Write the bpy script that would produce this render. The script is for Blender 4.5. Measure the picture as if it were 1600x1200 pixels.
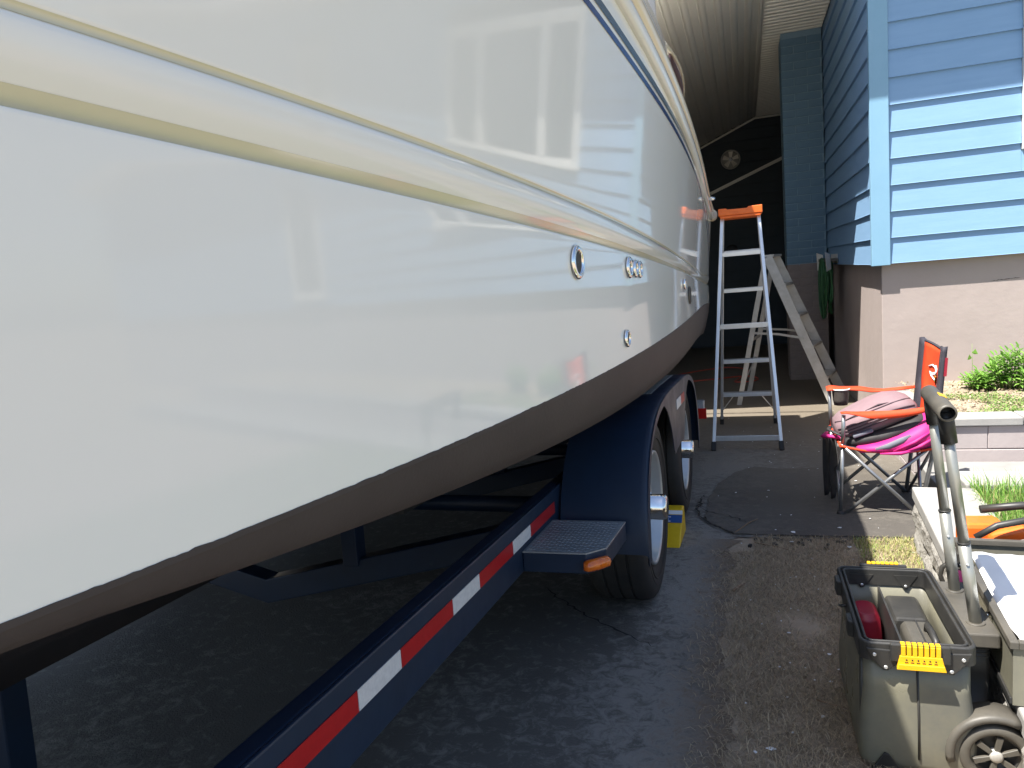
import bpy, bmesh, math, random
from mathutils import Vector, Matrix, noise
random.seed(7)
R = math.radians
for o in list(bpy.data.objects):
    bpy.data.objects.remove(o)
scn = bpy.context.scene
COL = scn.collection

# ------------------------------------------------------------------ camera, sky, sun, exposure
EYE = 1.15
cam_d = bpy.data.cameras.new('camera')
cam = bpy.data.objects.new('camera', cam_d)
COL.objects.link(cam)
cam_d.sensor_width = 36.0
cam_d.lens = 36.0 * 1136.38 / 1600.0
cam_d.clip_start = 0.05
cam_d.clip_end = 800
YAW, PIT, ROL = R(18.166), R(7.920), R(4.879)
fwd = Vector((-math.sin(YAW) * math.cos(PIT), math.cos(YAW) * math.cos(PIT), -math.sin(PIT)))
r0 = Vector((math.cos(YAW), math.sin(YAW), 0)); d0 = fwd.cross(r0)
rgt = math.cos(ROL) * r0 + math.sin(ROL) * d0
dwn = -math.sin(ROL) * r0 + math.cos(ROL) * d0
cam.matrix_world = Matrix(((rgt.x, -dwn.x, -fwd.x, 0), (rgt.y, -dwn.y, -fwd.y, 0), (rgt.z, -dwn.z, -fwd.z, EYE), (0, 0, 0, 1)))
scn.camera = cam

SUNV = Vector((0.35, 0.36, -1.0)).normalized()          # the way the sunlight travels
wd = bpy.data.worlds.new('World'); scn.world = wd; wd.use_nodes = True
wn = wd.node_tree
sky = wn.nodes.new('ShaderNodeTexSky'); sky.sky_type = 'NISHITA'; sky.sun_disc = False
sky.sun_elevation = math.asin(-SUNV.z)
sky.sun_rotation = math.atan2(-SUNV.x, -SUNV.y)
sky.air_density = 1.0; sky.dust_density = 1.2; sky.ozone_density = 1.0
wn.nodes['Background'].inputs[1].default_value = 0.088
wn.links.new(sky.outputs[0], wn.nodes['Background'].inputs[0])
sl = bpy.data.lights.new('sun', 'SUN'); sl.energy = 4.9; sl.angle = R(0.53); sl.color = (1.0, 0.955, 0.88)
so = bpy.data.objects.new('sun', sl); COL.objects.link(so)
so.rotation_euler = (-SUNV).to_track_quat('Z', 'Y').to_euler()
so.location = (-6, -8, 20)
vs = scn.view_settings
vs.view_transform = 'Standard'; vs.look = 'None'; vs.exposure = 1.38; vs.gamma = 1.0; vs.use_curve_mapping = False

# ------------------------------------------------------------------ ground heights
SL = 0.05
def gz(y):
    if y > 6.5: return -SL * 6.5 - 0.015 * (y - 6.5)
    if y < -5: return SL * 5
    return -SL * y

# ------------------------------------------------------------------ mesh builder
class MB:
    def __init__(s): s.v = []; s.f = []; s.sm = []; s.mi = []; s.cur = 0
    def add(s, vs_, fs, smooth=False):
        b = len(s.v); s.v += [Vector(p) for p in vs_]
        for f in fs:
            s.f.append([b + i for i in f]); s.sm.append(smooth); s.mi.append(s.cur)
        return s
    def box(s, c, size, X=(1, 0, 0), Y=(0, 1, 0), Z=(0, 0, 1), taper=1.0):
        c = Vector(c); X = Vector(X) * size[0] / 2; Y = Vector(Y) * size[1] / 2; Z = Vector(Z) * size[2] / 2
        p = []
        for k in (-1, 1):
            t = taper if k > 0 else 1.0
            for i, j in ((-1, -1), (1, -1), (1, 1), (-1, 1)): p.append(c + X * i * t + Y * j * t + Z * k)
        return s.add(p, [(3, 2, 1, 0), (4, 5, 6, 7), (0, 1, 5, 4), (1, 2, 6, 5), (2, 3, 7, 6), (3, 0, 4, 7)])
    def aabb(s, x0, x1, y0, y1, z0, z1): return s.box(((x0 + x1) / 2, (y0 + y1) / 2, (z0 + z1) / 2), (x1 - x0, y1 - y0, z1 - z0))
    def bar(s, p0, p1, w, h, up=(0, 0, 1)):
        p0 = Vector(p0); p1 = Vector(p1); d = (p1 - p0); L = d.length; d.normalize()
        up = Vector(up); x = d.cross(up)
        if x.length < 1e-4: x = d.cross(Vector((1, 0, 0)))
        x.normalize(); z = x.cross(d)
        return s.box((p0 + p1) / 2, (w, L, h), x, d, z)
    def prism(s, poly, vec, smooth=False):
        n = len(poly); P = [Vector(p) for p in poly]; v = Vector(vec)
        return s.add(P + [p + v for p in P], [tuple(range(n))[::-1], tuple(range(n, 2 * n))] + [(i, (i + 1) % n, n + (i + 1) % n, n + i) for i in range(n)])
    def rings(s, rings, smooth=True, close=True, cap0=False, cap1=False):
        n = len(rings[0]); vs_ = [p for r in rings for p in r]; fs = []
        for a in range(len(rings) - 1):
            for i in range(n if close else n - 1):
                j = (i + 1) % n
                fs.append((a * n + i, a * n + j, (a + 1) * n + j, (a + 1) * n + i))
        s.add(vs_, fs, smooth); b = len(s.v) - len(vs_)
        if cap0: s.f.append([b + i for i in range(n)][::-1]); s.sm.append(False); s.mi.append(s.cur)
        if cap1: s.f.append([b + (len(rings) - 1) * n + i for i in range(n)]); s.sm.append(False); s.mi.append(s.cur)
        return s
    def tube(s, pts, r, n=10, caps=True, closed=False, flat=1.0, up=(0, 0, 1)):
        P = [Vector(p) for p in pts]; rs = r if isinstance(r, (list, tuple)) else [r] * len(P)
        rings = []; px = None; m = len(P)
        for i in range(m):
            if closed: t = P[(i + 1) % m] - P[i - 1]
            else: t = P[min(i + 1, m - 1)] - P[max(i - 1, 0)]
            t.normalize()
            if px is None:
                u = Vector(up)
                if abs(t.dot(u)) > .95: u = Vector((1, 0, 0)) if abs(t.x) < .9 else Vector((0, 1, 0))
                px = t.cross(u).normalized()
            else:
                px = (px - t * px.dot(t)).normalized()
            py = t.cross(px)
            rings.append([P[i] + (px * math.cos(a) + py * math.sin(a) * flat) * rs[i] for a in [2 * math.pi * k / n for k in range(n)]])
        if closed: rings.append(rings[0])
        return s.rings(rings, True, True, caps and not closed, caps and not closed)
    def lathe(s, o, ax, prof, n=24, smooth=True, ref=None, cap0=True, cap1=True, a0=0, a1=2 * math.pi):
        o = Vector(o); ax = Vector(ax).normalized()
        e1 = ax.cross(Vector((0, 0, 1)))
        if e1.length < 1e-3: e1 = Vector((1, 0, 0))
        e1.normalize(); e2 = ax.cross(e1)
        rings = [[o + ax * h + (e1 * math.cos(t) + e2 * math.sin(t)) * r for t in [2 * math.pi * k / n for k in range(n)]] for r, h in prof]
        return s.rings(rings, smooth, True, cap0, cap1)
    def quad(s, a, b, c, d, smooth=False): return s.add([a, b, c, d], [(0, 1, 2, 3)], smooth)
    def mesh(s, name, off=Vector((0, 0, 0)), mats=(), fix=True):
        me = bpy.data.meshes.new(name)
        me.from_pydata([tuple(p - off) for p in s.v], [], s.f)
        for m in mats: me.materials.append(m)
        me.polygons.foreach_set('use_smooth', s.sm)
        me.polygons.foreach_set('material_index', s.mi)
        if fix:
            bm = bmesh.new(); bm.from_mesh(me)
            bmesh.ops.recalc_face_normals(bm, faces=bm.faces); bm.to_mesh(me); bm.free()
        me.update()
        return me

BASE = {}
def thing(name, label, cat, loc, group=None, kind=None):
    o = bpy.data.objects.new(name, None); COL.objects.link(o); o.location = loc; o.empty_display_size = .1
    BASE[o.name] = Vector(loc); tag(o, label, cat, group, kind); return o
def tag(o, label=None, cat=None, group=None, kind=None):
    if label: o['label'] = label
    if cat: o['category'] = cat
    if group: o['group'] = group
    if kind: o['kind'] = kind
    return o
def obj(name, mb, mats, parent=None, base=None, bevel=0, seg=2, fix=True, sub=0):
    mats = mats if isinstance(mats, (list, tuple)) else [mats]
    if parent is not None: off = BASE[parent.name]
    else: off = Vector(base) if base is not None else Vector((0, 0, 0))
    o = bpy.data.objects.new(name, mb.mesh(name, off, mats, fix)); COL.objects.link(o)
    if parent is not None: o.parent = parent; BASE[o.name] = off
    else: o.location = off; BASE[o.name] = off
    if bevel:
        b = o.modifiers.new('bevel', 'BEVEL'); b.width = bevel; b.segments = seg; b.limit_method = 'ANGLE'; b.angle_limit = R(35); b.harden_normals = False
    if sub:
        b = o.modifiers.new('sub', 'SUBSURF'); b.levels = sub; b.render_levels = sub
    return o
def inst(name, me, loc, parent, rot=None):
    o = bpy.data.objects.new(name, me); COL.objects.link(o); o.parent = parent
    o.location = Vector(loc) - BASE[parent.name]; BASE[o.name] = Vector(loc)
    if rot is not None: o.rotation_euler = rot
    return o

# ------------------------------------------------------------------ materials
def mat(name, col, rough=.5, metal=0.0, col2=None, nscale=8.0, nmix=1.0, detail=6, bump=0.0, bscale=60.0, bdist=.004, coat=0, stretch=None, island=None, spec=.5, wear=None, trans=0, rvar=0, ramp=(.35, .65), transl=0):
    m = bpy.data.materials.new(name); m.use_nodes = True
    nt = m.node_tree; N = nt.nodes; L = nt.links
    b = N['Principled BSDF']
    b.inputs['Base Color'].default_value = (*col, 1); b.inputs['Roughness'].default_value = rough
    b.inputs['Metallic'].default_value = metal; b.inputs['Specular IOR Level'].default_value = spec
    b.inputs['Coat Weight'].default_value = coat; b.inputs['Coat Roughness'].default_value = .05
    b.inputs['Transmission Weight'].default_value = trans
    tc = N.new('ShaderNodeTexCoord'); vec = tc.outputs['Object']
    if stretch:
        mp = N.new('ShaderNodeMapping'); mp.inputs['Scale'].default_value = stretch; L.new(vec, mp.inputs[0]); vec = mp.outputs[0]
    colout = None
    if col2 is not None:
        n = N.new('ShaderNodeTexNoise'); n.inputs['Scale'].default_value = nscale; n.inputs['Detail'].default_value = detail; n.inputs['Roughness'].default_value = .65
        L.new(vec, n.inputs['Vector'])
        mr = N.new('ShaderNodeMapRange'); mr.inputs[1].default_value = ramp[0]; mr.inputs[2].default_value = ramp[1]; mr.inputs[4].default_value = nmix; L.new(n.outputs[0], mr.inputs[0])
        mx = N.new('ShaderNodeMix'); mx.data_type = 'RGBA'; mx.inputs[6].default_value = (*col, 1); mx.inputs[7].default_value = (*col2, 1)
        L.new(mr.outputs[0], mx.inputs[0]); colout = mx.outputs[2]
        if rvar:
            m2 = N.new('ShaderNodeMath'); m2.operation = 'MULTIPLY_ADD'; m2.inputs[1].default_value = rvar; m2.inputs[2].default_value = rough; L.new(mr.outputs[0], m2.inputs[0]); L.new(m2.outputs[0], b.inputs['Roughness'])
    if wear is not None:            # (colour, scale, threshold)
        n = N.new('ShaderNodeTexNoise'); n.inputs['Scale'].default_value = wear[1]; n.inputs['Detail'].default_value = 9; n.inputs['Roughness'].default_value = .72
        L.new(vec, n.inputs['Vector'])
        mr = N.new('ShaderNodeMapRange'); mr.inputs[1].default_value = wear[2]; mr.inputs[2].default_value = wear[2] + .07; mr.inputs[4].default_value = wear[3] if len(wear) > 3 else 1; L.new(n.outputs[0], mr.inputs[0])
        mx = N.new('ShaderNodeMix'); mx.data_type = 'RGBA'; mx.inputs[7].default_value = (*wear[0], 1)
        if colout is not None: L.new(colout, mx.inputs[6])
        else: mx.inputs[6].default_value = (*col, 1)
        L.new(mr.outputs[0], mx.inputs[0]); colout = mx.outputs[2]
    if island is not None:
        g = N.new('ShaderNodeNewGeometry'); cr = N.new('ShaderNodeValToRGB')
        while len(cr.color_ramp.elements) < len(island): cr.color_ramp.elements.new(.5)
        for i, c in enumerate(island):
            cr.color_ramp.elements[i].position = i / max(1, len(island) - 1); cr.color_ramp.elements[i].color = (*c, 1)
        L.new(g.outputs['Random Per Island'], cr.inputs[0]); colout = cr.outputs[0]
    if colout is not None: L.new(colout, b.inputs['Base Color'])
    if bump:
        n = N.new('ShaderNodeTexNoise'); n.inputs['Scale'].default_value = bscale; n.inputs['Detail'].default_value = 8; n.inputs['Roughness'].default_value = .6
        L.new(vec, n.inputs['Vector'])
        bp = N.new('ShaderNodeBump'); bp.inputs['Strength'].default_value = bump; bp.inputs['Distance'].default_value = bdist
        L.new(n.outputs[0], bp.inputs['Height']); L.new(bp.outputs[0], b.inputs['Normal'])
    if transl:
        t = N.new('ShaderNodeBsdfTranslucent'); ms = N.new('ShaderNodeMixShader'); ms.inputs[0].default_value = transl
        if colout is not None: L.new(colout, t.inputs[0])
        else: t.inputs[0].default_value = (*col, 1)
        L.new(b.outputs[0], ms.inputs[1]); L.new(t.outputs[0], ms.inputs[2]); L.new(ms.outputs[0], N['Material Output'].inputs[0])
    return m

M = {}
M['gel'] = mat('gelcoat', (.725, .745, .725), .04, col2=(.705, .725, .70), nscale=1.2, bump=.010, bscale=2.2, bdist=.02, rvar=.03, spec=.31, wear=((.66, .67, .63), 5, .66, .3))
M['accent'] = mat('olive cream accent', (.56, .54, .40), .14, col2=(.52, .50, .365), nscale=2, coat=.2)
M['cream'] = mat('cream gelcoat', (.72, .66, .51), .16, col2=(.68, .61, .46), nscale=2, coat=.2)
M['antifoul'] = mat('bottom paint', (.042, .036, .037), .6, col2=(.053, .046, .046), nscale=3, bump=.15, bscale=120, wear=((.085, .075, .066), 5, .68, .5), spec=.25)
M['navy'] = mat('navy stripe', (.012, .03, .14), .15, coat=.2)
M['slate'] = mat('slate stripe', (.05, .065, .08), .2, coat=.2)
M['chrome'] = mat('chrome', (.82, .82, .82), .07, 1.0, col2=(.7, .7, .7), nscale=20)
M['hole'] = mat('dark bore', (.012, .012, .013), .6, col2=(.02, .02, .02))
M['tblue'] = mat('trailer blue paint', (.012, .026, .056), .33, col2=(.009, .020, .044), nscale=5, bump=.05, bscale=40, spec=.4, wear=((.075, .085, .10), 13, .665, .5), rvar=.15)
M['tape_r'] = mat('red reflective tape', (.42, .012, .015), .28, col2=(.36, .01, .012), nscale=60, bump=.15, bscale=400, bdist=.001)
M['tape_w'] = mat('white reflective tape', (.66, .68, .70), .3, col2=(.55, .57, .60), nscale=90, bump=.2, bscale=400, bdist=.001)
M['tyre'] = mat('tyre rubber', (.018, .017, .017), .75, col2=(.032, .029, .026), nscale=6, bump=.2, bscale=80, bdist=.002)
M['rim'] = mat('painted wheel', (.50, .52, .53), .32, .45, col2=(.43, .45, .46), nscale=7)
M['tread'] = mat('tread plate', (.36, .38, .40), .55, .55, col2=(.29, .31, .33), nscale=9, bump=.1, bscale=90)
M['amber'] = mat('amber lens', (.75, .17, .012), .15, col2=(.55, .10, .01), nscale=40, coat=.5)
M['redlens'] = mat('red lens', (.5, .02, .015), .15, col2=(.4, .015, .01), coat=.5)
M['alu'] = mat('aluminium', (.74, .75, .76), .36, .7, col2=(.66, .67, .68), nscale=12, bump=.03, bscale=60, stretch=(1, 1, .15))
M['alu_old'] = mat('weathered aluminium', (.50, .485, .455), .5, .3, col2=(.40, .38, .345), nscale=9, wear=((.22, .2, .18), 16, .66, .7))
M['orange'] = mat('orange plastic', (.85, .17, .022), .42, col2=(.75, .13, .015), nscale=10)
M['blackrub'] = mat('black rubber', (.014, .014, .015), .6, col2=(.024, .024, .024))
M['blackpl'] = mat('black plastic', (.022, .022, .022), .45, col2=(.042, .04, .036), nscale=9, bump=.08, bscale=150, bdist=.001)
M['greypl'] = mat('dusty grey plastic', (.060, .056, .048), .5, col2=(.105, .095, .078), nscale=7, bump=.1, bscale=120, bdist=.001)
M['siding'] = mat('blue siding paint', (.205, .355, .55), .55, col2=(.185, .33, .52), nscale=2.2, stretch=(1, 1, 9), bump=.16, bscale=16, bdist=.004, wear=((.25, .42, .58), 7, .67, .5))
M['trimblue'] = mat('blue trim paint', (.21, .385, .53), .5, col2=(.19, .36, .50), nscale=3, bump=.08, bscale=20)
M['found'] = mat('painted parging', (.385, .325, .305), .85, col2=(.35, .295, .275), nscale=1.6, bump=.16, bscale=9, bdist=.02, wear=((.32, .27, .255), 3.0, .66, .3))
M['bedblock'] = mat('painted block', (.40, .355, .345), .85, col2=(.355, .31, .305), nscale=3, bump=.25, bscale=25, bdist=.006)
M['brick_b'] = mat('blue painted brick', (.12, .21, .29), .6, col2=(.085, .165, .235), nscale=3.5, bump=.3, bscale=50)
M['mortar'] = mat('painted mortar', (.21, .31, .385), .8, col2=(.185, .28, .35), nscale=12, bump=.3)
M['mortar_g'] = mat('taupe mortar', (.27, .225, .20), .85, col2=(.23, .19, .17), nscale=12, bump=.3)
M['brick_g'] = mat('taupe painted brick', (.25, .205, .185), .75, col2=(.21, .17, .155), nscale=9, bump=.3, bscale=50)
M['soffit'] = mat('vinyl soffit', (.82, .775, .68), .36, col2=(.79, .745, .65), nscale=2)
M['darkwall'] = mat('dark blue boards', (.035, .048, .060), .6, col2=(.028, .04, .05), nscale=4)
M['white'] = mat('white trim paint', (.80, .79, .76), .45, col2=(.75, .74, .71), nscale=6)
M['glass'] = mat('window glass', (.025, .03, .033), .03, col2=(.03, .035, .04), spec=.8)
M['roof'] = mat('asphalt shingle', (.07, .066, .062), .9, col2=(.10, .095, .09), nscale=30, bump=.3)
M['concrete'] = mat('pale concrete', (.27, .265, .255), .9, col2=(.22, .215, .205), nscale=6, bump=.3, bscale=60, bdist=.004)
M['cap'] = mat('concrete cap', (.33, .322, .305), .9, col2=(.275, .268, .255), nscale=5, bump=.3, bscale=90, bdist=.003)
M['splitface'] = mat('split face concrete', (.36, .345, .315), .95, col2=(.22, .205, .185), nscale=11, bump=.9, bscale=38, bdist=.02, wear=((.13, .115, .10), 14, .6, .7))
M['soil'] = mat('dry soil', (.27, .215, .155), .95, col2=(.37, .30, .22), nscale=7, bump=.7, bscale=25, bdist=.02)
M['hose'] = mat('green garden hose', (.035, .13, .05), .4, col2=(.03, .11, .045))
M['cord'] = mat('orange red cord', (.55, .085, .05), .5, col2=(.48, .07, .04))
M['yellow'] = mat('yellow plastic', (.75, .50, .012), .4, col2=(.68, .43, .01), nscale=18)
M['latch'] = mat('amber yellow latch', (.86, .47, .012), .35, col2=(.80, .42, .01), nscale=14)
M['ch_orange'] = mat('orange chair fabric', (.82, .085, .022), .7, col2=(.74, .065, .016), nscale=14, bump=.25, bscale=500, bdist=.0008, transl=.18)
M['ch_black'] = mat('black chair fabric', (.028, .026, .036), .75, col2=(.045, .041, .055), nscale=12, bump=.25, bscale=500, bdist=.0008)
M['steel'] = mat('grey steel tube', (.36, .37, .38), .3, .7, col2=(.3, .31, .32), nscale=20)
M['handle'] = mat('satin handle tube', (.40, .40, .365), .34, .6, col2=(.33, .33, .30), nscale=4, stretch=(1, 1, .3))
M['bagm'] = mat('mauve bag fabric', (.235, .155, .170), .75, col2=(.205, .132, .148), nscale=9, bump=.3, bscale=300, bdist=.001)
M['bagd'] = mat('dark mauve piping', (.075, .048, .06), .7, col2=(.06, .04, .05))
M['bagk'] = mat('black bag fabric', (.020, .018, .019), .65, col2=(.035, .032, .034), nscale=8, bump=.3, bscale=300, bdist=.001)
M['bagp'] = mat('magenta fabric', (.56, .018, .20), .6, col2=(.47, .014, .165), nscale=7, bump=.2, bscale=200, bdist=.001, transl=.1)
M['bagg'] = mat('grey fabric', (.16, .165, .20), .7, col2=(.13, .135, .165))
M['mesh'] = mat('smoke mesh', (.06, .05, .045), .6, col2=(.09, .08, .07), nscale=40)
M['bin'] = mat('smoky translucent plastic', (.28, .265, .19), .25, col2=(.19, .185, .155), nscale=5, bump=.05, bscale=40, transl=.24, rvar=.15, wear=((.34, .32, .25), 9, .66, .5))
M['redcase'] = mat('red plastic', (.34, .014, .035), .4, col2=(.24, .01, .025))
M['paper'] = mat('white paper', (.82, .82, .82), .7, col2=(.78, .78, .79), nscale=4)
M['purple'] = mat('dark purple can', (.085, .012, .05), .3, col2=(.07, .01, .045))
M['leafy'] = mat('fresh leaves', (.10, .22, .03), .5, island=[(.085, .21, .025), (.15, .32, .045), (.24, .42, .08), (.12, .26, .035)], transl=.3)
M['cover'] = mat('ground cover leaves', (.1, .2, .04), .6, island=[(.08, .15, .03), (.14, .26, .05), (.22, .33, .08), (.30, .27, .12)], transl=.25)
M['lawn'] = mat('lawn blades', (.1, .22, .03), .5, island=[(.07, .19, .02), (.13, .30, .04), (.22, .38, .07), (.42, .38, .16), (.09, .23, .03), (.17, .33, .05), (.05, .14, .018)], transl=.3)
M['straw'] = mat('dead grass', (.3, .2, .1), .8, island=[(.13, .096, .064), (.30, .23, .15), (.46, .37, .24), (.20, .15, .10), (.58, .48, .33)], transl=.1)
M['greenstraw'] = mat('patchy grass', (.2, .3, .06), .7, island=[(.20, .30, .06), (.38, .38, .12), (.45, .37, .20), (.14, .26, .04)], transl=.2)
M['chip'] = mat('white chips', (.75, .76, .78), .6, col2=(.65, .66, .68))
M['twig'] = mat('twig', (.26, .17, .10), .8, col2=(.2, .13, .08))
M['label_b'] = mat('blue label', (.03, .10, .30), .4, col2=(.025, .085, .26))

def asphalt(name, base, dust, dustamt):
    m = mat(name, base, .75, col2=tuple(c * .76 for c in base), nscale=1.1, bump=.7, bscale=130, bdist=.006, spec=.3)
    nt = m.node_tree; N = nt.nodes; L = nt.links; b = N['Principled BSDF']
    src = b.inputs['Base Color'].links[0].from_socket
    tc = N.new('ShaderNodeTexCoord')
    n1 = N.new('ShaderNodeTexNoise'); n1.inputs['Scale'].default_value = 1.3; n1.inputs['Detail'].default_value = 3
    n2 = N.new('ShaderNodeTexNoise'); n2.inputs['Scale'].default_value = 20; n2.inputs['Detail'].default_value = 10; n2.inputs['Roughness'].default_value = .75; n2.inputs['Distortion'].default_value = .6
    sp = N.new('ShaderNodeSeparateXYZ'); L.new(tc.outputs['Object'], sp.inputs[0])
    for n in (n1, n2): L.new(tc.outputs['Object'], n.inputs['Vector'])
    # worn, lichen-grey band along the edge (x about -0.25) and open wear elsewhere
    a = N.new('ShaderNodeMath'); a.operation = 'ADD'; a.inputs[1].default_value = .22; L.new(sp.outputs[0], a.inputs[0])
    ab = N.new('ShaderNodeMath'); ab.operation = 'ABSOLUTE'; L.new(a.outputs[0], ab.inputs[0])
    mr = N.new('ShaderNodeMapRange'); mr.inputs[1].default_value = .42; mr.inputs[2].default_value = .02; mr.inputs[3].default_value = .0; mr.inputs[4].default_value = .13; L.new(ab.outputs[0], mr.inputs[0])
    s1 = N.new('ShaderNodeMath'); s1.operation = 'MULTIPLY_ADD'; s1.inputs[1].default_value = .30; L.new(n1.outputs[0], s1.inputs[0]); L.new(mr.outputs[0], s1.inputs[2])
    s2 = N.new('ShaderNodeMath'); s2.operation = 'MULTIPLY_ADD'; s2.inputs[1].default_value = .75; L.new(n2.outputs[0], s2.inputs[0]); L.new(s1.outputs[0], s2.inputs[2])
    m2 = N.new('ShaderNodeMapRange'); m2.inputs[1].default_value = .535; m2.inputs[2].default_value = .645; m2.inputs[4].default_value = dustamt; L.new(s2.outputs[0], m2.inputs[0])
    mx = N.new('ShaderNodeMix'); mx.data_type = 'RGBA'; mx.inputs[7].default_value = (*dust, 1)
    L.new(src, mx.inputs[6]); L.new(m2.outputs[0], mx.inputs[0]); L.new(mx.outputs[2], b.inputs['Base Color'])
    # soil washed over the edge of the tarmac beside the verge
    e1 = N.new('ShaderNodeMapRange'); e1.inputs[1].default_value = -.42; e1.inputs[2].default_value = -.03; e1.inputs[4].default_value = .62; L.new(sp.outputs[0], e1.inputs[0])
    e2 = N.new('ShaderNodeMath'); e2.operation = 'LESS_THAN'; e2.inputs[1].default_value = 3.53; L.new(sp.outputs[1], e2.inputs[0])
    e3 = N.new('ShaderNodeMath'); e3.operation = 'ADD'; L.new(e1.outputs[0], e3.inputs[0]); L.new(n2.outputs[0], e3.inputs[1])
    e4 = N.new('ShaderNodeMapRange'); e4.inputs[1].default_value = .74; e4.inputs[2].default_value = 1.02; L.new(e3.outputs[0], e4.inputs[0])
    e5 = N.new('ShaderNodeMath'); e5.operation = 'MULTIPLY'; L.new(e4.outputs[0], e5.inputs[0]); L.new(e2.outputs[0], e5.inputs[1])
    mxe = N.new('ShaderNodeMix'); mxe.data_type = 'RGBA'; mxe.inputs[7].default_value = (.17, .13, .095, 1)
    L.new(mx.outputs[2], mxe.inputs[6]); L.new(e5.outputs[0], mxe.inputs[0]); mx = mxe
    # tan dust toward the carport
    mr3 = N.new('ShaderNodeMapRange'); mr3.inputs[1].default_value = 3.9; mr3.inputs[2].default_value = 7.0; mr3.inputs[4].default_value = .9; L.new(sp.outputs[1], mr3.inputs[0])
    mx3 = N.new('ShaderNodeMix'); mx3.data_type = 'RGBA'; mx3.inputs[7].default_value = (.165, .138, .104, 1)
    L.new(mx.outputs[2], mx3.inputs[6]); L.new(mr3.outputs[0], mx3.inputs[0]); L.new(mx3.outputs[2], b.inputs['Base Color'])
    return m
M['asphalt'] = asphalt('old asphalt', (.128, .121, .110), (.25, .24, .22), .85)
M['patch'] = asphalt('darker asphalt patch', (.092, .084, .075), (.15, .137, .118), .55)
M['crack'] = mat('crack', (.010, .010, .010), .95, col2=(.018, .016, .014))

# ------------------------------------------------------------------ ground, driveway, verge

def sheet(name, poly_rows, m, dz, kind='structure', jag=0):
    """rows of (y, x0, x1, nx)"""
    mb = MB(); rows = []
    for y, x0, x1, nx in poly_rows:
        rows.append([Vector((x0 + (x1 - x0) * i / nx, y, gz(y) + dz)) for i in range(nx + 1)])
    mb.rings(rows, True, False)
    return tag(obj(name, mb, m, fix=False), kind=kind)
g = sheet('ground', [(y, -250, 250, 10) for y in (-300, -60, -5, 0, 3, 6.5, 20, 60, 400)], M['soil'], -.03)
def edge_x(y):          # ragged right edge of the asphalt
    j = .05 * noise.noise(Vector((0, y * 2.1, 1.7))) + .028 * noise.noise(Vector((3, y * 7.0, .3))) + .022 * noise.noise(Vector((3, y * 21.0, .3))) + .014 * noise.noise(Vector((3, y * 60.0, .3)))
    if y < 3.42: return -.095 + j
    if y < 3.60: return -.095 + (3.42 - y) / .18 * -.0 + (y - 3.42) / .18 * .09 + j * .6
    return 1.02
ys = [-40, -20, -8, -5, -2] + [.9 + .02 * i for i in range(131)]
sheet('driveway', [(y, -7, edge_x(y), 4) for y in ys] + [(3.52, -7, -.05, 4)], M['asphalt'], .004)
mb = MB(); rows = []
for k in range(60):     # front edge of the far slab is ragged too
    x = (-7, -.12)[k] if k < 2 else -.07 + (k - 2) / 57 * 1.14
    yf = 3.517 if k < 2 else 3.57 + .018 * noise.noise(Vector((x * 5, 0, 4))) + .008 * noise.noise(Vector((x * 19, 0, 4)))
    rows.append([Vector((x, yy, gz(yy) + .004)) for yy in (yf, 4.2, 5.5, 6.5, 9, 14.9)])
mb.rings(rows, True, False)
tag(obj('driveway_slab', mb, M['asphalt'], fix=False), kind='structure')
# the darker patch with its own ragged outline
pp = []
outl = [(-.25, 3.90), (-.22, 3.78), (-.10, 3.61), (.05, 3.60), (.20, 3.595), (.36, 3.60), (.52, 3.605), (.70, 3.61), (.88, 3.62), (.92, 4.3), (.90, 5.0), (.5, 5.12), (.2, 5.06), (.02, 5.14), (-.10, 4.98), (-.20, 4.66), (-.245, 4.3)]
for i, a in enumerate(outl):
    b = outl[(i + 1) % len(outl)]
    for k in range(9):
        t = k / 9; x = a[0] + (b[0] - a[0]) * t; y = a[1] + (b[1] - a[1]) * t
        x += .012 * noise.noise(Vector((x * 14, y * 14, 2))); y += .012 * noise.noise(Vector((x * 14, y * 14, 9)))
        pp.append(Vector((x, y, gz(y) + .012)))
mb = MB(); n = len(pp); c = Vector((.35, 4.35, gz(4.35) + .012))
mb.add(pp + [p - Vector((0, 0, .012)) for p in pp] + [c], [(i, (i + 1) % n, 2 * n) for i in range(n)] + [(i, n + i, n + (i + 1) % n, (i + 1) % n) for i in range(n)])
tag(obj('asphalt_patch', mb, M['patch']), kind='structure')
vrows = [(y, -.45, .80, 10) for y in [-6, -3, 0, 1, 2, 2.8, 3.4, 3.66]]
sheet('verge_soil', vrows, M['soil'], -.001)
# cracks: irregular dark ribbons lying in the asphalt
def crack(pts, w, seed):
    rnd = random.Random(seed); P = []
    for (x0, y0), (x1, y1) in zip(pts[:-1], pts[1:]):
        L = math.hypot(x1 - x0, y1 - y0); n = max(3, int(L / .022))
        for k in range(n):
            t = k / n; P.append((x0 + (x1 - x0) * t + rnd.gauss(0, .006), y0 + (y1 - y0) * t + rnd.gauss(0, .006)))
    mb = MB(); rr = []
    for i, (x, y) in enumerate(P):
        a = P[max(0, i - 1)]; b = P[min(len(P) - 1, i + 1)]; d = Vector((b[0] - a[0], b[1] - a[1])); d.normalize(); nx, ny = -d.y, d.x
        ww = w * (.25 + 1.1 * rnd.random()) * min(1, .2 + 4 * min(i, len(P) - 1 - i) / len(P))
        rr.append([Vector((x + nx * ww, y + ny * ww, gz(y + ny * ww) + .0145)), Vector((x - nx * ww, y - ny * ww, gz(y - ny * ww) + .0145))])
    mb.rings(rr, False, False)
    return mb
cm = MB()
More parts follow.
